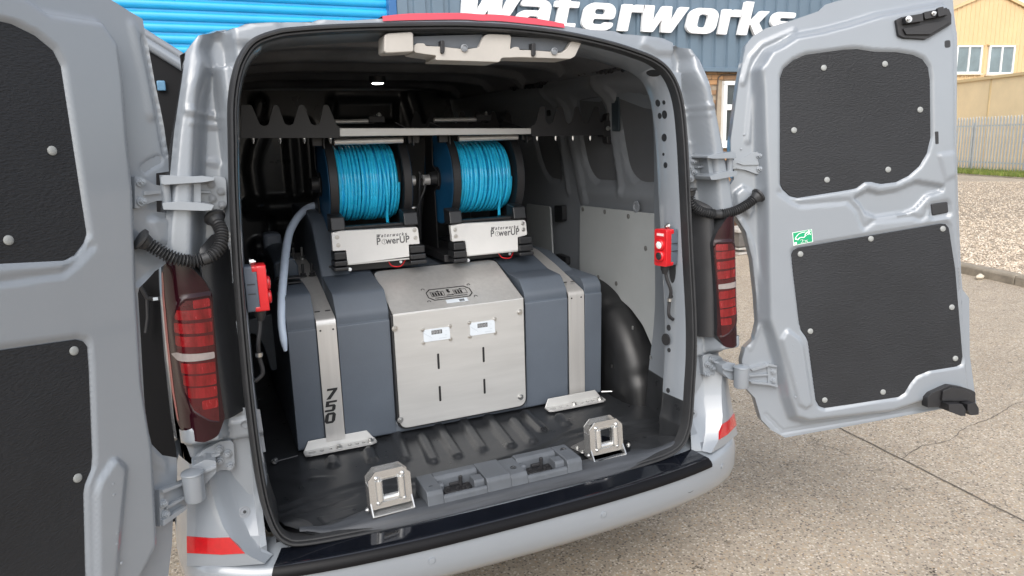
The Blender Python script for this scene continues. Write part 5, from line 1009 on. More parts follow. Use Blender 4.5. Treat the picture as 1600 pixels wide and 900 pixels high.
# floor anchor brackets, folded steel angle with punched holes and bolts
for xa, xb, yf in ((-.553, -.300, .490), (.378, .640, .462)):
    b = MB(); L_ = xb-xa; e = .018
    holes = [circ(.060, .022, .0075), circ(.090, .022, .006), circ(.158, .022, .0075), circ(.184, .022, .0075), circ(.208, .022, .0075), [(.016, .016), (.036, .016), (.039, .022), (.036, .028), (.016, .028), (.013, .022)]]
    V, F = curve_mesh([[(0, .012), (e, 0), (L_-e, 0), (L_, .012), (L_, .047), (0, .047)]]+holes, .005); b.add(frame(V, (xa, yf, .6015), (1, 0, 0), (0, 1, 0)), F)
    V, F = g_prism([(xa+.0, yf+.045, .599), (xb-.0, yf+.045, .599), (xb-.026, yf+.052, .634), (xa+.020, yf+.052, .634)], (0, .004, .001)); b.add(V, F)
    br_ = b.build('anchor_bracket', STEELB, T0, smooth=30, bevel=.0012)
    for hx_ in (.12, L_-.022):
        V, F = g_bolt((xa+hx_, yf+.023, .604), (0, 0, 1), .010, .008); mk('anchor_bolt', V, F, BOLT, br_)
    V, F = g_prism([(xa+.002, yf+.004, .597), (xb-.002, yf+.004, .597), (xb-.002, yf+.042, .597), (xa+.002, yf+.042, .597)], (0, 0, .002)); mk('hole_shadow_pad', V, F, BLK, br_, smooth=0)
# filler fittings on the left shoulder: grey valve body with cyan face
V, F = g_prism(rnd(np.array([(-.568, .80, 1.155), (-.568, .80, 1.235), (-.54, .78, 1.25), (-.50, .78, 1.25), (-.482, .80, 1.22), (-.482, .80, 1.155)]), .01), (0, .34, .02)); VB = mk('valve_body', V, F, mat('dark_slate_fitting', (.04, .052, .068), .45, var=(9, .15)), T0, smooth=30, bevel=.012, seg=3)
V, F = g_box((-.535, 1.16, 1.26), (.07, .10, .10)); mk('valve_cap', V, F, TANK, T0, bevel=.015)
q = [pX(a, b, -.571) for a, b in ()]
V, F = g_prism([(-.5695, .56, 1.06), (-.5695, .61, 1.14), (-.5695, .72, 1.145), (-.5695, .72, 1.06)], (-.004, 0, 0)); mk('cyan_panel', V, F, PIPEB, T0, smooth=0, bevel=.002)
for z in (1.168, 1.185): 
    V, F = g_box((-.525, .76, z), (.085, .05, .006)); mk('valve_fin', V, F, BLKM, T0, bevel=.002)
adopt(T0)
# pale blue hose looping from the reel over the tank's left flank
hp = [(512, 321, 1.10), (497, 320, 1.10), (480, 326, 1.08), (465, 340, 1.02), (453, 362, .95), (447, 390, .86), (443, 430, .70), (440, 470, .60), (440, 505, .55), (443, 530, .53), (446, 548, .53)]
P = cr(np.array([pY(a, b, c) for a, b, c in hp]), 12); rr = np.interp(np.linspace(0, 1, len(P)), [0, .5, .9, 1], [.0155, .0155, .0125, .006])
V, F = g_tube(P, rr, 16); tag(mk('fill_hose', V, F, PIPE), 'pale blue bent fill pipe curving over the left flank of the tank', 'pipe')
# ================================================================== CONTROL BOX
CB = thing('control_box', (.045, .6, .62), 'stainless steel control box with two white displays on the tank front', 'control box')
yF, xl_, xr2, zB, zT = .520, -.207, .303, .624, 1.054
yB, zB2 = .80, 1.168
face = rnd(np.array([(xl_, zB), (xr2, zB), (xr2, zT), (xl_, zT)]), [.035, .035, 0, 0], 8)
V, F = g_prism([(x, yF, z) for x, z in face], (0, .006, 0)); FP = mk('front_panel', V, F, STEELB, CB, smooth=30, bevel=.0015)
nT = unit(np.cross([1, 0, 0], [0, yB-yF, zB2-zT])); 
lid = rnd(np.array([(xl_, yF+.002, zT+.002), (xr2, yF+.002, zT+.002), (xr2, yB, zB2), (xl_, yB, zB2)]), [0, 0, .035, .035], 8)
lid = lid+(nT if nT[2] > 0 else -nT)*.0015; V, F = g_prism(lid, (nT if nT[2] < 0 else -nT)*.006); LIDM = mk('lid', V, F, STEEL, CB, smooth=30, bevel=.0012)
# folded edge
V, F = g_tube([(xl_, yF+.0045, zT+.0005), (xr2, yF+.0045, zT+.0005)], .0045, 12); mk('fold', V, F, STEELB, CB)
# black edge seal following the outline + dark body behind
fo = rnd(np.array([(xl_-.007, zB-.008), (xr2+.007, zB-.008), (xr2+.007, zT), (xl_-.007, zT)]), [.04, .04, 0, 0], 8)
V, F = g_prism([(x, yF+.0065, z) for x, z in fo], (0, .02, 0)); mk('edge_seal', V, F, RUB, CB, smooth=30, bevel=.003)
lo_ = rnd(np.array([(xl_-.010, yF+.006, zT), (xr2+.010, yF+.006, zT), (xr2+.010, yB+.012, zB2+.003), (xl_-.010, yB+.012, zB2+.003)]), [0, 0, .04, .04], 8)
V, F = g_prism(lo_+(nT if nT[2] < 0 else -nT)*.0015, (nT if nT[2] < 0 else -nT)*.02); mk('edge_seal', V, F, RUB, CB, smooth=30, bevel=.003)
V, F = g_prism([(xl_+.01, y, z) for y, z in ((yF+.01, zB+.01), (yF+.01, zT-.02), (yB-.02, zB2-.04), (yB-.02, zB+.01))], (xr2-xl_-.02, 0, 0)); mk('case', V, F, BLK, CB, smooth=0)
for px, py in ((617, 513.5), (812, 487.5), (625.5, 656), (813.5, 620)):
    c = pY(px, py, yF); V, F = g_bolt(c, (0, -1, 0), .0085, .007); mk('panel_screw', V, F, BOLT, CB)
for px, py in ((685, 564.5), (755.5, 554), (687.5, 615), (757, 603.5)):
    c = pY(px, py, yF); q = rnd(np.array([(c[0]+a, yF-.0006, c[2]+e) for a, e in ((-.0042, -.030), (.0042, -.030), (.0042, .030), (-.0042, .030))]), .004); V, F = g_prism(q, (0, .003, 0)); mk('slot', V, F, INK, CB, smooth=0)
for pts, dx in ((((662, 516), (703, 510), (703.5, 530), (662.5, 535)), 0), (((735, 505), (772.5, 500), (773.5, 519), (735, 525)), 0)):
    P4 = [pY(a, b, yF-.002) for a, b in pts]; o_ = P4[3]; ex = P4[2]-P4[3]; ey = P4[0]-P4[3]; ex = np.array([ex[0], 0, 0]); ey = np.array([0, 0, (P4[0]-P4[3])[2]]); 
    V, F = g_prism(rnd(np.array([o_, o_+ex, o_+ex+ey, o_+ey]), .004), (0, .002, 0)); dsp = mk('display', V, F, LABELW, CB, smooth=0)
    def dq(x0, x1, z0, z1, mt, name, d=.0008): V, F = g_prism([o_+ex*a+ey*e+np.array([0, -d, 0]) for a, e in ((x0, z0), (x1, z0), (x1, z1), (x0, z1))], (0, d, 0)); mk(name, V, F, mt, dsp, smooth=0)
    dq(.30, .70, .55, .88, mat('display_window', (.10, .105, .11), .25, var=(9, .1)), 'screen')
    b = MB(); SEG = [(.1, .9, .88, 1), (.1, .9, .44, .56), (.1, .9, 0, .12), (0, .14, .5, .95), (.86, 1, .5, .95), (0, .14, .05, .5), (.86, 1, .05, .5)]
    for i in range(3):
        for j, (a0, a1, b0, b1) in enumerate(SEG):
            u0, u1 = .335+i*.12+a0*.08, .335+i*.12+a1*.08; v0, v1 = .60+b0*.23, .60+b1*.23
            b.add(*g_prism([o_+ex*a+ey*e+np.array([0, -.0013, 0]) for a, e in ((u0, v0), (u1, v0), (u1, v1), (u0, v1))], (0, .0004, 0)))
    b.build('digits', mat('display_digit', (.42, .43, .44), .4, var=(9, .05)), dsp, smooth=0)
    b = MB()
    for k_ in range(4):
        a_, c_ = o_+ex*(.02+.07*k_)+ey*(.75-.10*k_), o_+ex*(.10+.07*k_)+ey*(.55-.10*k_); dd = unit(c_-a_); nn_ = np.array([-dd[2], 0, dd[0]])*.0006; b.add(*g_prism([p+np.array([0, -.0006, 0]) for p in (a_-nn_, c_-nn_, c_+nn_, a_+nn_)], (0, .0004, 0)))
    for u0, u1, v in ((.58, .88, .15), (.80, .88, .36), (.82, .88, .70)): b.add(*g_prism([o_+ex*a+ey*e+np.array([0, -.0006, 0]) for a, e in ((u0, v), (u1, v), (u1, v+.035), (u0, v+.035))], (0, .0004, 0)))
    b.build('print', mat('faint_print', (.45, .50, .55), .5, var=(9, .05)), dsp, smooth=0)
    for a, e in ((-.015, 1.04), (1.015, 1.04), (-.015, -.04), (1.015, -.04)): V, F = g_bolt(o_+ex*a+ey*e+np.array([0, .002, 0]), (0, -1, 0), .0058, .005); mk('display_screw', V, F, BOLT, dsp)
# battery legend on the lid
exL = np.array([1., 0, 0]); eyL = unit(np.array([0, yB-yF, zB2-zT])); oL = onp(702, 458, nT, nT@(lid[0]+nT*.0004)); up_n = nT if nT[2] > 0 else -nT
def onlid(loops, th=.0005, mt=INK, name='legend'):
    V, F = curve_mesh(loops, th); return np.array([oL+exL*v[0]+eyL*v[1]+up_n*(v[2]+.0009) for v in V]), F
b = MB(); w_, h_ = .088, .038
o8 = [(-w_, -h_*.45), (-w_+.018, -h_), (w_-.018, -h_), (w_, -h_*.45), (w_, h_*.45), (w_-.018, h_), (-w_+.018, h_), (-w_, h_*.45)]; i8 = [(x*.96, y*.90) for x, y in o8]
b.add(*onlid([o8, i8]))
for cx, nb in ((-.046, 4), (.044, 3)):
    b.add(*onlid([[(cx-.026, -.012), (cx+.026, -.012), (cx+.026, .018), (cx+.01, .018), (cx+.006, .024), (cx-.004, .018), (cx-.026, .018)], [(cx-.0245, -.0105), (cx+.0245, -.0105), (cx+.0245, .0165), (cx+.009, .0165), (cx-.0245, .0165)]]))
    for i in range(nb): x = cx-.020+i*.0105; b.add(*onlid([[(x, -.008), (x+.0065, -.008), (x+.0065, .012), (x, .012)]]))
b.add(*onlid([[(-.006, .026), (.006, .026), (.002, .012), (.007, .012), (-.004, -.006), (-.001, .007), (-.006, .007)]])); b.add(*onlid([[(-.014, -.014), (.008, -.014), (.008, -.017), (.016, -.012), (.008, -.007), (.008, -.010), (-.014, -.010)]]))
for i in range(26): x = -.062+i*.0049; b.add(*onlid([[(x, -.026), (x+.0035, -.026), (x+.0035, -.021), (x, -.021)]]))
for sx_, sy_ in ((-1, 1), (1, 1), (-1, -1), (1, -1)): 
    cx, cy = sx_*(w_+.004), sy_*(h_+.003); b.add(*onlid([[(cx+.007*math.cos(a), cy+.007*math.sin(a)) for a in np.linspace(-.5, 3.6, 12)]+[(cx+.0045*math.cos(a), cy+.0045*math.sin(a)) for a in np.linspace(3.6, -.5, 12)]]))
b.build('battery_legend', INK, LIDM, smooth=0)
V, F = curve_mesh([[(-.042+.012, -.066), (.042+.012, -.066), (.042+.012, -.043), (-.042+.012, -.043)]], .0004); mk('asset_label', np.array([oL+exL*v[0]+eyL*v[1]+up_n*(v[2]+.0008) for v in V]), F, LABELW, LIDM, smooth=0)
b = MB()
for i in range(9): x = .020+i*.0024; b.add(*onlid([[(x, -.062), (x+.0012+.0006*(i % 2), -.062), (x+.0012+.0006*(i % 2), -.048), (x, -.048)]]))
V, F = b.V, b.F; mk('label_print', np.array(V)+up_n*.0003, F, INK, LIDM, smooth=0)
adopt(CB)
# ================================================================== HOSE REELS
CYR, CZR = .965, 1.505
PL = {'L': [(518.3, 364), (533, 361), (651.8, 355), (653, 358), (656, 381), (638.8, 382), (639.6, 401), (543.4, 412.7), (540.6, 391), (520, 392.4)],
      'R': [(704, 353), (722.7, 349.5), (820, 344), (822, 348), (823.5, 367), (809, 370.7), (809.5, 390.7), (730, 399), (726.7, 376), (706.7, 377.5)]}
TX = {'L': ((588, 371.5), 49, (589, 382.5), 51), 'R': ((767, 359.8), 44, (767, 369.8), 44.5)}
def make_reel(key, xa, xb, label):
    H = thing('hose_reel', ((xa+xb)/2, .95, 1.19), label, 'hose reel', 'hose reels mounted on top of the tank')
    for x, o in ((xa, -1), (xb, 1)):
        b = MB(); b.add(*g_lathe((x, CYR, CZR), (1, 0, 0), [(.176, -.010), (.190, -.017), (.193, -.014), (.193, .014), (.190, .017), (.176, .010)], 72)); fl = b.build('flange_rim', BLKM, H)
        V, F = g_lathe((x, CYR, CZR), (1, 0, 0), [(.178, -.004), (.178, .004)], 64); mk('flange_disc', V, F, BLUED, H, smooth=30)
        V, F = g_lathe((x, CYR, CZR), (o, 0, 0), [(.187, .0165), (.187, .0185), (.06, .0205), (.03, .0205)], 64); mk('side_disc', V, F, BLUED, H, smooth=30)
        V, F = g_lathe((x, CYR, CZR), (o, 0, 0), [(.05, .002), (.05, .02), (.03, .028), (.026, .055), (.02, .058)], 24); mk('hub', V, F, BLKM, H)
    V, F = g_cyl((xa, CYR, CZR), (xb, CYR, CZR), .118, n=40); mk('drum', V, F, BLKM, H)
    # hose wound in two untidy layers
    b = MB(); wd = xb-xa-.042; rh = .0061; r = np.random.default_rng(11 if key == 'L' else 23)
    def smooth(th, amp, per):
        k = max(4, int(th[-1]/(2*math.pi)*per)); P_ = cr(np.c_[np.linspace(0, th[-1], k), r.normal(0, amp, k)], 12); return np.interp(th, P_[:, 0], P_[:, 1])
    for lay, (R0, pitch_) in enumerate(((.1235, .0122), (.1335, .0126), (.1440, .0134))):
        n = int(wd/pitch_); th = np.linspace(0, n*2*math.pi, n*44); k = th/(2*math.pi); base = xa+.021+wd*k/n
        if lay % 2: base = xa+xb-base
        wob = smooth(th, .0030, 1.6)+smooth(th, .0016, .35)*2; q = smooth(th, .0012, 1.2)
        x = np.clip(base+wob, xa+.021, xb-.021); rr = R0+q-.010*sstep((x-(xb-.045))/.03)*(lay > 0)-.006*sstep(((xa+.03)-x)/.012)
        b.add(*g_tube(np.stack([x, CYR-np.cos(th)*rr, CZR+np.sin(th)*rr], 1), rh, 8))
    xe = xa+(xb-xa)*.74
    P = cr(np.array([(xe-.015, CYR-.10, CZR+.115), (xe-.010, CYR-.148, CZR+.045), (xe-.004, CYR-.154, CZR-.03), (xe+.001, CYR-.130, CZR-.09), (xe+.002, CYR-.112, CZR-.125), (xe+.003, CYR-.108, CZR-.160)]), 10); b.add(*g_tube(P, rh, 9))
    b.build('hose', HOSE, H, smooth=80)
    # frame: side plates at the back of each flange with forward horns carrying the guide rods
    for x, o in ((xa-.030, -1), (xb+.024, 1)):
        V, F = g_prism([(x, y, z) for y, z in ((.98, 1.185), (1.22, 1.185), (1.20, 1.30), (1.10, 1.50), (1.08, 1.70), (1.0, 1.735), (.80, 1.700), (.765, 1.676), (.762, 1.640), (.79, 1.640), (.82, 1.668), (.99, 1.690), (1.0, 1.56), (.93, 1.53), (.93, 1.475), (.99, 1.45))], (.006, 0, 0)); mk('side_plate', V, F, BLKM, H, smooth=30, bevel=.002)
        x0 = x if o > 0 else x-.008
        V, F = g_prism([(x0-.016*(o < 0)-.012, .778, 1.650), (x0-.016*(o < 0)+.030, .778, 1.650), (x0+.036-.012*(o < 0), .778, 1.695), (x0-.018-.012*(o < 0), .778, 1.695)], (0, .03, 0)); mk('rod_bracket', V, F, BLKM, H, smooth=0, bevel=.004)
    zt = 1.663
    V, F = g_cyl((xa+.012, .775, zt), (xb-.012, .775, zt), .0108, n=20); mk('guide_rod', V, F, STEEL, H)
    V, F = g_cyl((xa+.02, 1.10, 1.745), (xb-.04, 1.10, 1.745), .0095, n=20); mk('guide_rod', V, F, STEEL, H)
    V, F = g_box(((xa+xb)/2+.11, 1.10, 1.752), (.07, .03, .03)); mk('rod_end', V, F, BLKM, H, bevel=.004); V, F = g_bolt(((xa+xb)/2+.12, 1.09, 1.768), (0, -.5, 1), .008, .008); mk('rod_bolt', V, F, BOLT, H)
    # nameplate box, T-shaped, with black ribbed feet around it
    yp = .735; q = rnd(np.array([pY(a, e, yp) for a, e in PL[key]]), .0035, 4); V, F = g_prism(q, (0, .022, .0)); NP = mk('nameplate', V, F, PLATEW, H, smooth=30, bevel=.0018)
    c = np.mean(q, 0); p = [pY(a, e, yp) for a, e in PL[key]]; xl, xr = p[0][0], p[4][0]; zt_, zm, zl = p[1][2], p[9][2], p[7][2]
    V, F = g_box(((xl+xr)/2, yp+.04, (zt_+zl)/2+.012), (xr-xl-.02, .03, zt_-zl-.024)); mk('plate_box', V, F, BLKM, H, smooth=0)
    V, F = g_prism([(p[6][0], yp+.001, zl-.004), (p[7][0], yp+.001, zl-.004), (p[7][0], yp+.05, zl-.012), (p[6][0], yp+.05, zl-.012)], (0, 0, .006)); mk('plate_lip', V, F, STEELB, H, smooth=0)
    for a, e in ((p[0][0]+.018, zt_-.022), (p[0][0]+.020, zm+.020), (xr-.018, zt_-.018), (xr-.016, zm+.024)): V, F = g_bolt((a, yp, e), (0, -1, 0), .0062, .004); mk('plate_rivet', V, F, BOLT, NP)
    for x0, x1 in ((p[9][0]+.002, p[8][0]-.002), (p[5][0]+.003, p[5][0]+.060)):
        b = MB()
        for i, (z0, z1, dy) in enumerate(((zm-.034, zm-.006, -.010), (zl-.004, zm-.038, -.014), (zl-.022, zl-.008, -.018))): b.add(*g_box(((x0+x1)/2, yp+.03+dy/2, (z0+z1)/2), (x1-x0+i*.004, .06-dy, z1-z0)))
        b.build('foot_block', BLK, H, smooth=0, bevel=.004)
    for x0, x1 in ((xl+.0, xl+.052), (xr-.055, xr+.0)):
        b = MB(); b.add(*g_prism([(x0, yp+.002, zt_+.002), (x0, yp+.012, zt_+.050), (x0, yp+.08, zt_+.060), (x0, yp+.08, zt_+.002)], (x1-x0, 0, 0))); b.build('saddle_block', BLK, H, smooth=0, bevel=.004)
    V, F = g_box(((xl+xr)/2, yp+.05, zt_+.006), (xr-xl-.02, .04, .010)); mk('top_rail', V, F, BLKM, H, smooth=0, bevel=.002)
    V, F = g_box(((xl+xr)/2, 1.0, 1.192), (xr-xl+.02, .40, .03)); mk('base_frame', V, F, BLKM, H, smooth=0, bevel=.004)
    V, F = g_bolt((p[7][0]+.01, yp+.02, zl-.024), (0, -1, .2), .005, .008); mk('foot_bolt', V, F, BOLT, H); V, F = g_bolt((p[6][0]-.03, yp+.02, zl-.014), (0, -1, .2), .004, .008); mk('foot_bolt', V, F, BOLT, H)
    P = cr(np.array([((xl+xr)/2+.045, yp+.03, zl-.005), ((xl+xr)/2+.05, yp+.0, zl-.022), ((xl+xr)/2+.085, yp-.002, zl-.026), ((xl+xr)/2+.115, yp+.03, zl-.004)]), 8); V, F = g_tube(P, .0022, 8); mk('red_wire', V, F, RED, H)
    # lettering on the plate
    (wx_, wy_), ww, (px_, py_), pw = TX[key]; o1 = pY(wx_, wy_, yp-.0003); wid = pY(wx_+ww, wy_-ww*.09, yp)[0]-o1[0]; b = MB(); x = 0; adv = 0
    tot = sum(GL[ch][0]+.80 for ch in 'Waterworks'); s_ = wid/tot
    for ch in 'Waterworks':
        V, F = curve_mesh([sh(L, .25) for L in GL[ch][1]], .0004); V = V.copy(); V[:, 0] = (V[:, 0]*1.15+x)*s_; V[:, 1] *= s_*1.45; b.add(np.c_[o1[0]+V[:, 0], np.full(len(V), o1[1])-V[:, 2], o1[2]+V[:, 1]], F); x += GL[ch][0]+.80
    o2 = pY(px_, py_, yp-.0003); wid = pY(px_+pw, py_-pw*.09, yp)[0]-o2[0]
    V, F = text_mesh('P  werUP', 1., .0004, 0., .022, 1.06); V = V.copy(); sx_ = wid/(V[:, 0].max()-V[:, 0].min()); hz = .026/.72
    b.add(np.c_[o2[0]+(V[:, 0]-V[:, 0].min())*sx_, np.full(len(V), o2[1])-V[:, 2], o2[2]+V[:, 1]*hz], F)
    b.build('lettering', INKG, NP, smooth=0)
    cc = (o2[0]+.915*sx_, o2[2]+.0095); rr = .0098; b = MB(); V, F = curve_mesh([circ(0, 0, rr, 28), circ(0, 0, rr*.86, 28)], .0004); b.add(np.c_[cc[0]+V[:, 0], np.full(len(V), o2[1])-V[:, 2], cc[1]+V[:, 1]], F)
    V, F = curve_mesh([[(-.0008, -.005), (.0008, -.005), (.0008, .002), (.0028, .002), (0, .0058), (-.0028, .002), (-.0008, .002)]], .0004); b.add(np.c_[cc[0]+V[:, 0], np.full(len(V), o2[1])-V[:, 2], cc[1]+V[:, 1]], F)
    b.build('power_symbol', INKG, NP, smooth=0)
    return H
H1 = make_reel('L', -.332, -.052, 'left reel of cyan hose, its black hub and hose loop beside the wall'); adopt_later = [H1]
H2 = make_reel('R', .148, .424, 'right reel of cyan hose, nearer the grey lined wall'); adopt_later.append(H2)
# bright couplings on the facing hubs
for H, x0, x1 in ((H1, -.022, .028), (H2, .066, .120)):
    b = MB(); b.add(*g_cyl((x0, CYR, CZR-.004), (x1, CYR, CZR-.004), .021, n=24)); b.add(*g_cyl((x0-.006, CYR, CZR-.004), (x0, CYR, CZR-.004), .025, n=6)); b.build('coupling', STEEL, H)
V, F = g_cyl((.0, .99, CZR-.118), (.045, .99, CZR-.118), .010, n=14); mk('hose_tail_fitting', V, F, BOLT, H1)
for dx, sg in ((.048, .02), (.055, -.01)):
    P = cr(np.array([(dx, CYR, CZR+.03), (dx+sg, CYR-.01, CZR-.03), (dx-.012, CYR, CZR-.12), (dx-.01, CYR+.02, CZR-.25)]), 8); V, F = g_tube(P, .006, 8); mk('feed_cable', V, F, BLK, H2)
for h in adopt_later: adopt(h)
# ================================================================== POLE RACKS
def rack(name, y, left, right, bar, label, brk=True):
    R_ = thing(name, (.05, y, 1.68), label, 'rack')
    for pts in (left, right):
        if not pts: continue
        q = rnd(np.array([pY(a, e, y) for a, e in pts]), .006, 4); V, F = g_prism(q, (0, .005, 0)); mk('toothed_plate', V, F, BLKM, R_, smooth=30, bevel=.001)
        q0, q1 = pY(pts[0][0], pts[0][1], y), pY(pts[-1][0], pts[-1][1], y)
        V, F = g_prism([q0+np.array([0, .001, 0]), q1+np.array([0, .001, 0]), q1+np.array([0, .075, .002]), q0+np.array([0, .075, .002])], (0, 0, .004)); mk('plate_flange', V, F, BLKM, R_, smooth=0)
    if bar:
        P = [pY(a, e, y-.004) for a, e in bar]; V, F = g_prism(P, (0, .045, 0)); mk('crossbar', V, F, STEELB, R_, smooth=0, bevel=.002)
    return R_
LP = [(376, 216), (376, 163.6), (393, 163.6), (406, 194), (412, 197), (419, 195), (427, 164), (434.5, 163.6), (445, 193), (451, 196), (458, 193.5), (467, 163.6), (475, 163.6), (486, 193), (492, 196), (499, 193), (505.5, 163.6), (513, 163.6), (527, 196.5), (531, 197), (531.5, 215.5)]
RP = [(831, 213), (830, 196), (834, 195.5), (838, 190), (843.5, 167), (852, 166.5), (853, 190), (858, 194.4), (864, 190), (870.5, 167), (878.5, 166.6), (885, 190), (889, 194), (894, 190), (899.5, 166.8), (904, 166.7), (911, 190), (915.5, 193), (920, 190), (929.5, 166.7), (935, 166.7), (938.5, 191.5), (943, 191), (943.5, 211)]
R1 = rack('pole_rack', .70, LP, RP, [(531, 200), (830, 200.2), (830, 209.5), (531, 213)], 'black toothed pole rack with a bare steel crossbar in front of the reels')
for pts, n_ in ((LP, (395, 437, 475, 516)), (RP, (839, 868, 895, 922))):
    for px in n_: V, F = g_bolt(pY(px, 215.5 if px < 600 else 212.3, .715), (0, 0, -1), .0055, .014); mk('rack_nut', V, F, BOLT, R1)
c = pY(953, 202, .72); V, F = g_prism(rnd(np.array([c+np.array([a, 0, e]) for a, e in ((-.032, -.030), (.028, -.030), (.028, .036), (-.032, .036))]), .005), (0, .05, 0)); mk('end_bracket', V, F, BLKM, R1, smooth=30, bevel=.003)
V, F = g_prism(rnd(np.array([c+np.array([a, .004, e]) for a, e in ((-.012, -.060), (.022, -.060), (.022, .066), (-.012, .066))]), .014), (0, .04, 0)); mk('end_post', V, F, BLKM, R1, smooth=30, bevel=.003)
for dx in (-.010, .010): V, F = g_bolt(c+np.array([dx, 0, .004]), (0, -1, 0), .007, .006); mk('rack_bolt', V, F, BOLT, R1)
adopt(R1)
RB = [(640, 203)]
for i in range(10):
    x = 640+i*24; RB += [(x+2, 193), (x+8, 174), (x+13, 174), (x+19, 193)]
RB += [(880, 193), (880, 203)]
R2 = rack('pole_rack', 1.75, RB, None, None, 'second black toothed pole rack deep in the shadow behind the reels'); adopt(R2)
# ================================================================== HOSE GUIDES on the floor edge
CHR = mat('polished_steel', (.52, .52, .515), .26, .8, var=(14, .05))
def make_guide(pa, pb, zf, label):
    A, B = pZ(*pa, zf), pZ(*pb, zf); ex = unit(B-A); w_ = np.linalg.norm(B-A); ey_ = np.array([-ex[1], ex[0], 0]); up_ = unit(np.array([ey_[0]*.10, ey_[1]*.10, 1.])); c = (A+B)/2
    G = thing('hose_guide', c, label, 'hose guide', 'four-roller hose guides at the tailgate edge')
    hw = w_*.46; hh = w_*.41; oc = c+up_*(hh+.012)
    k = hw*.36; octo = [(-hw, -hh+.002), (hw, -hh+.002), (hw, hh-k), (hw-k, hh), (-hw+k, hh), (-hw, hh-k)]; r = w_*.27; s = r
    V, F = curve_mesh([octo, [(-s, -s), (s, -s), (s, s), (-s, s)]], .005); mk('front_plate', frame(V, oc, ex, up_), F, CHR, G, smooth=30, bevel=.0008)
    V, F = curve_mesh([octo, [(-s, -s), (s, -s), (s, s), (-s, s)]], .004); mk('back_plate', frame(V, oc+ey_*.036, ex, up_), F, CHR, G, smooth=30)
    rr = w_*.082
    for sx, sy in ((0, 1), (0, -1), (1, 0), (-1, 0)):
        d = ex if sx == 0 else up_; m_ = oc+ex*sx*(s-rr*.35)+up_*sy*(s-rr*.35)+ey_*(.002 if sx else .016)-ey_*.004; l = s*.80
        b = MB(); b.add(*g_cyl(m_-d*l, m_+d*l, rr, n=24)); b.add(*g_cyl(m_-d*(l+.010), m_+d*(l+.010), rr*.35, n=12)); b.build('roller', STEEL if False else mat('bright_roller', (.62, .62, .61), .24, .8, var=(60, .08, (1, 1, .1))), G)
    for sx, sy in ((1, 1), (-1, 1), (1, -1), (-1, -1)): V, F = g_lathe(oc+ex*sx*hw*.62+up_*sy*hh*.66-ey_*.0025, -ey_, [(.0065, 0), (.0065, .002), (.004, .005), (.0015, .006)], 16); mk('rivet', V, F, CHR, G)
    # folded foot and gussets
    F0 = c+ey_*.0; V, F = g_prism([F0-ex*hw-ey_*.022, F0+ex*hw-ey_*.022, F0+ex*hw+ey_*.045, F0-ex*hw+ey_*.045], (0, 0, .004)); mk('foot_plate', V, F, CHR, G, smooth=0, bevel=.001)
    for sg in (-1, 1):
        e = F0+ex*sg*hw; V, F = g_prism([e-ey_*.022+np.array([0, 0, .004]), e+ey_*.0+np.array([0, 0, .004]), e+ey_*.0+up_*.038], ex*(-sg*.004)); mk('gusset', V, F, CHR, G, smooth=0)
        V, F = g_prism([e+ey_*.003, e+ey_*.036, e+ey_*.036+up_*(hh*1.5), e+ey_*.003+up_*(hh*1.5)], ex*(-sg*.003)); mk('side_plate', V, F, CHR, G, smooth=0)
    V, F = g_bolt(c+ex*(-hw-.008)+np.array([0, 0, .02]), -ex, .006, .006); mk('side_bolt', V, F, BOLT, G)
    adopt(G); return G
make_guide((577, 806), (648, 788), .603, 'left roller hose guide, nearer the camera beside the striker trim')
make_guide((921, 720), (976, 707), .602, 'right roller hose guide on the lip below the right wheel arch')
V, F = g_prism(rnd(np.array([pZ(a, e, .603) for a, e in ((890, 700), (930, 680), (985, 690), (985, 706), (935, 722))]), .01), (0, 0, .003)); GP = mk('guide_base_plate', V, F, BLKG, VAN, smooth=30)
for px, py in ((902, 700), (910, 707), (917, 703), (982, 695)): V, F = g_bolt(pZ(px, py, .606), (0, 0, 1), .006, .006); mk('base_bolt', V, F, BOLT, GP)
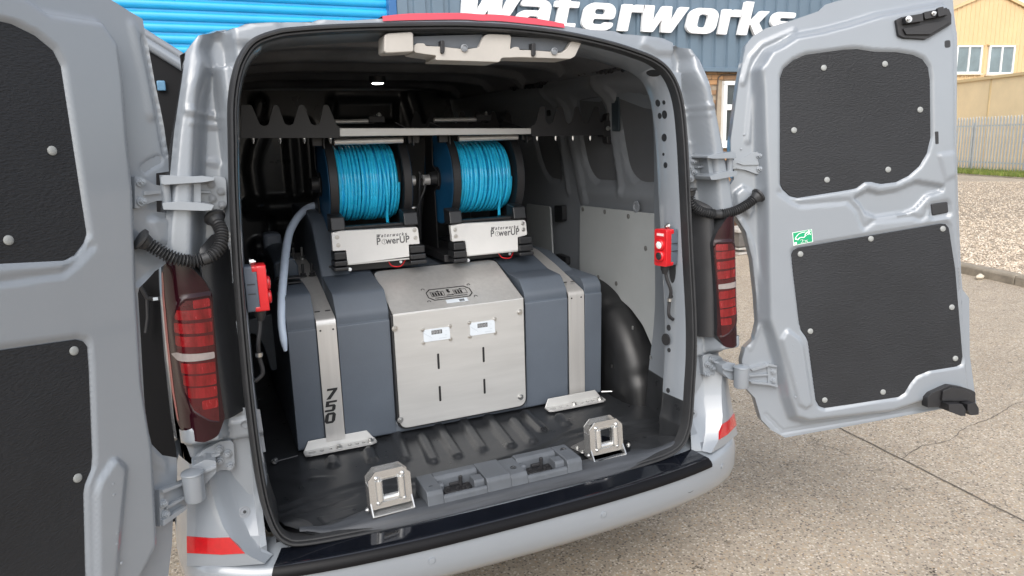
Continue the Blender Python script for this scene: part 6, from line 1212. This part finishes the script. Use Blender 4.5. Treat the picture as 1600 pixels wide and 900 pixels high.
# ================================================================== REMOTE CONTROLS on the inner pillars
def make_remote(c, s, label, tilt):
    Rm = thing('remote_control', c, label, 'remote control', 'red pendant controls clipped to the pillars')
    n = unit(np.array([-s*math.cos(tilt), -math.sin(tilt), 0])); t = np.cross([0, 0, 1.], n); u = np.array([0, 0, 1.]); w_, h_ = .027, .062
    def ext(prof, d0, d1, mt, name, par, bev=.003):
        q = rnd(np.array(prof), .007, 4); V, F = g_prism([c+t*a+u*e+n*d0 for a, e in q], n*(d1-d0)); return mk(name, V, F, mt, par, smooth=30, bevel=bev)
    ext([(-w_, -h_), (w_, -h_), (w_, h_), (-w_, h_)], -.030, .002, GREYP, 'back_shell', Rm)
    ext([(-w_-.001, -h_-.001), (w_+.001, -h_-.001), (w_+.001, h_+.001), (-w_-.001, h_+.001)], .002, .026, RED, 'front_shell', Rm, .006)
    for e0, e1 in ((h_-.018, h_+.001), (-h_-.001, -h_+.016)): ext([(-w_-.0012, e0), (w_+.0012, e0), (w_+.0012, e1), (-w_-.0012, e1)], -.010, .004, RED, 'clasp', Rm, .003)
    for e in (-.012, .014, ): V, F = g_box(c-n*.015+u*e, np.abs(t)*(2*w_+.003)+np.abs(n)*.02+u*.002); mk('shell_groove', V, F, BLK, Rm, smooth=0)
    for e, mt in ((.010, WHT), (-.028, BLK)):
        b = MB(); b.add(*g_lathe(c+u*e+n*.026, n, [(.019, 0), (.019, .006), (.016, .009), (.0135, .009), (.013, .004)], 24)); rg = b.build('button_collar', RED, Rm)
        V, F = g_lathe(c+u*e+n*.028, n, [(.0125, 0), (.0125, .006), (.009, .008), (.003, .0085)], 20); mk('button', V, F, mt, rg)
    V, F = g_prism([c+t*a+u*e+n*.0262 for a, e in ((-.016, .040), (.016, .040), (.016, .050), (-.016, .050))], n*.0008); lb_ = mk('label', V, F, mat('label_pink', (.75, .35, .35), .4, var=(9, .05)), Rm, smooth=0)
    b = MB(); 
    for i in range(6): x = -.013+i*.0045; b.add(*g_prism([c+t*a+u*e+n*.0272 for a, e in ((x, .0425), (x+.003, .0425), (x+.003, .0475), (x, .0475))], n*.0003))
    b.build('label_print', WHT, lb_, smooth=0)
    V, F = g_lathe(c-u*(h_)+n*.002, (0, 0, -1), [(.015, -.004), (.015, .014), (.011, .022), (.009, .03)], 20); mk('cable_gland', V, F, BLKM, Rm)
    P = cr(np.array([c-u*(h_+.02), c-u*(h_+.05)-n*.003+t*.006*s, c-u*(h_+.09)-n*.012+t*.016*s, c-u*(h_+.13)-n*.012+t*.010*s, c-u*(h_+.175)-n*.008+t*.012*s, c-u*(h_+.195)-n*.03+t*.012*s]), 10); V, F = g_tube(P, .006, 10); mk('cable', V, F, BLKM, Rm)
    q = P[int(len(P)*.55)]; V, F = g_cyl(q+u*.005, q-u*.006, .0095, n=16); mk('cable_clip', V, F, BOLT, Rm)
    V, F = g_bolt(c+u*(h_+.008)-n*.012, n, .008, .012); mk('hook_screw', V, F, BOLT, Rm)
    adopt(Rm)
make_remote(pY(1040, 386, .085), 1, 'red and grey push-button remote on the right inner pillar', .20)
make_remote(pY(401, 449, .10), -1, 'red and grey push-button remote on the left inner pillar, seen edge-on', 0)
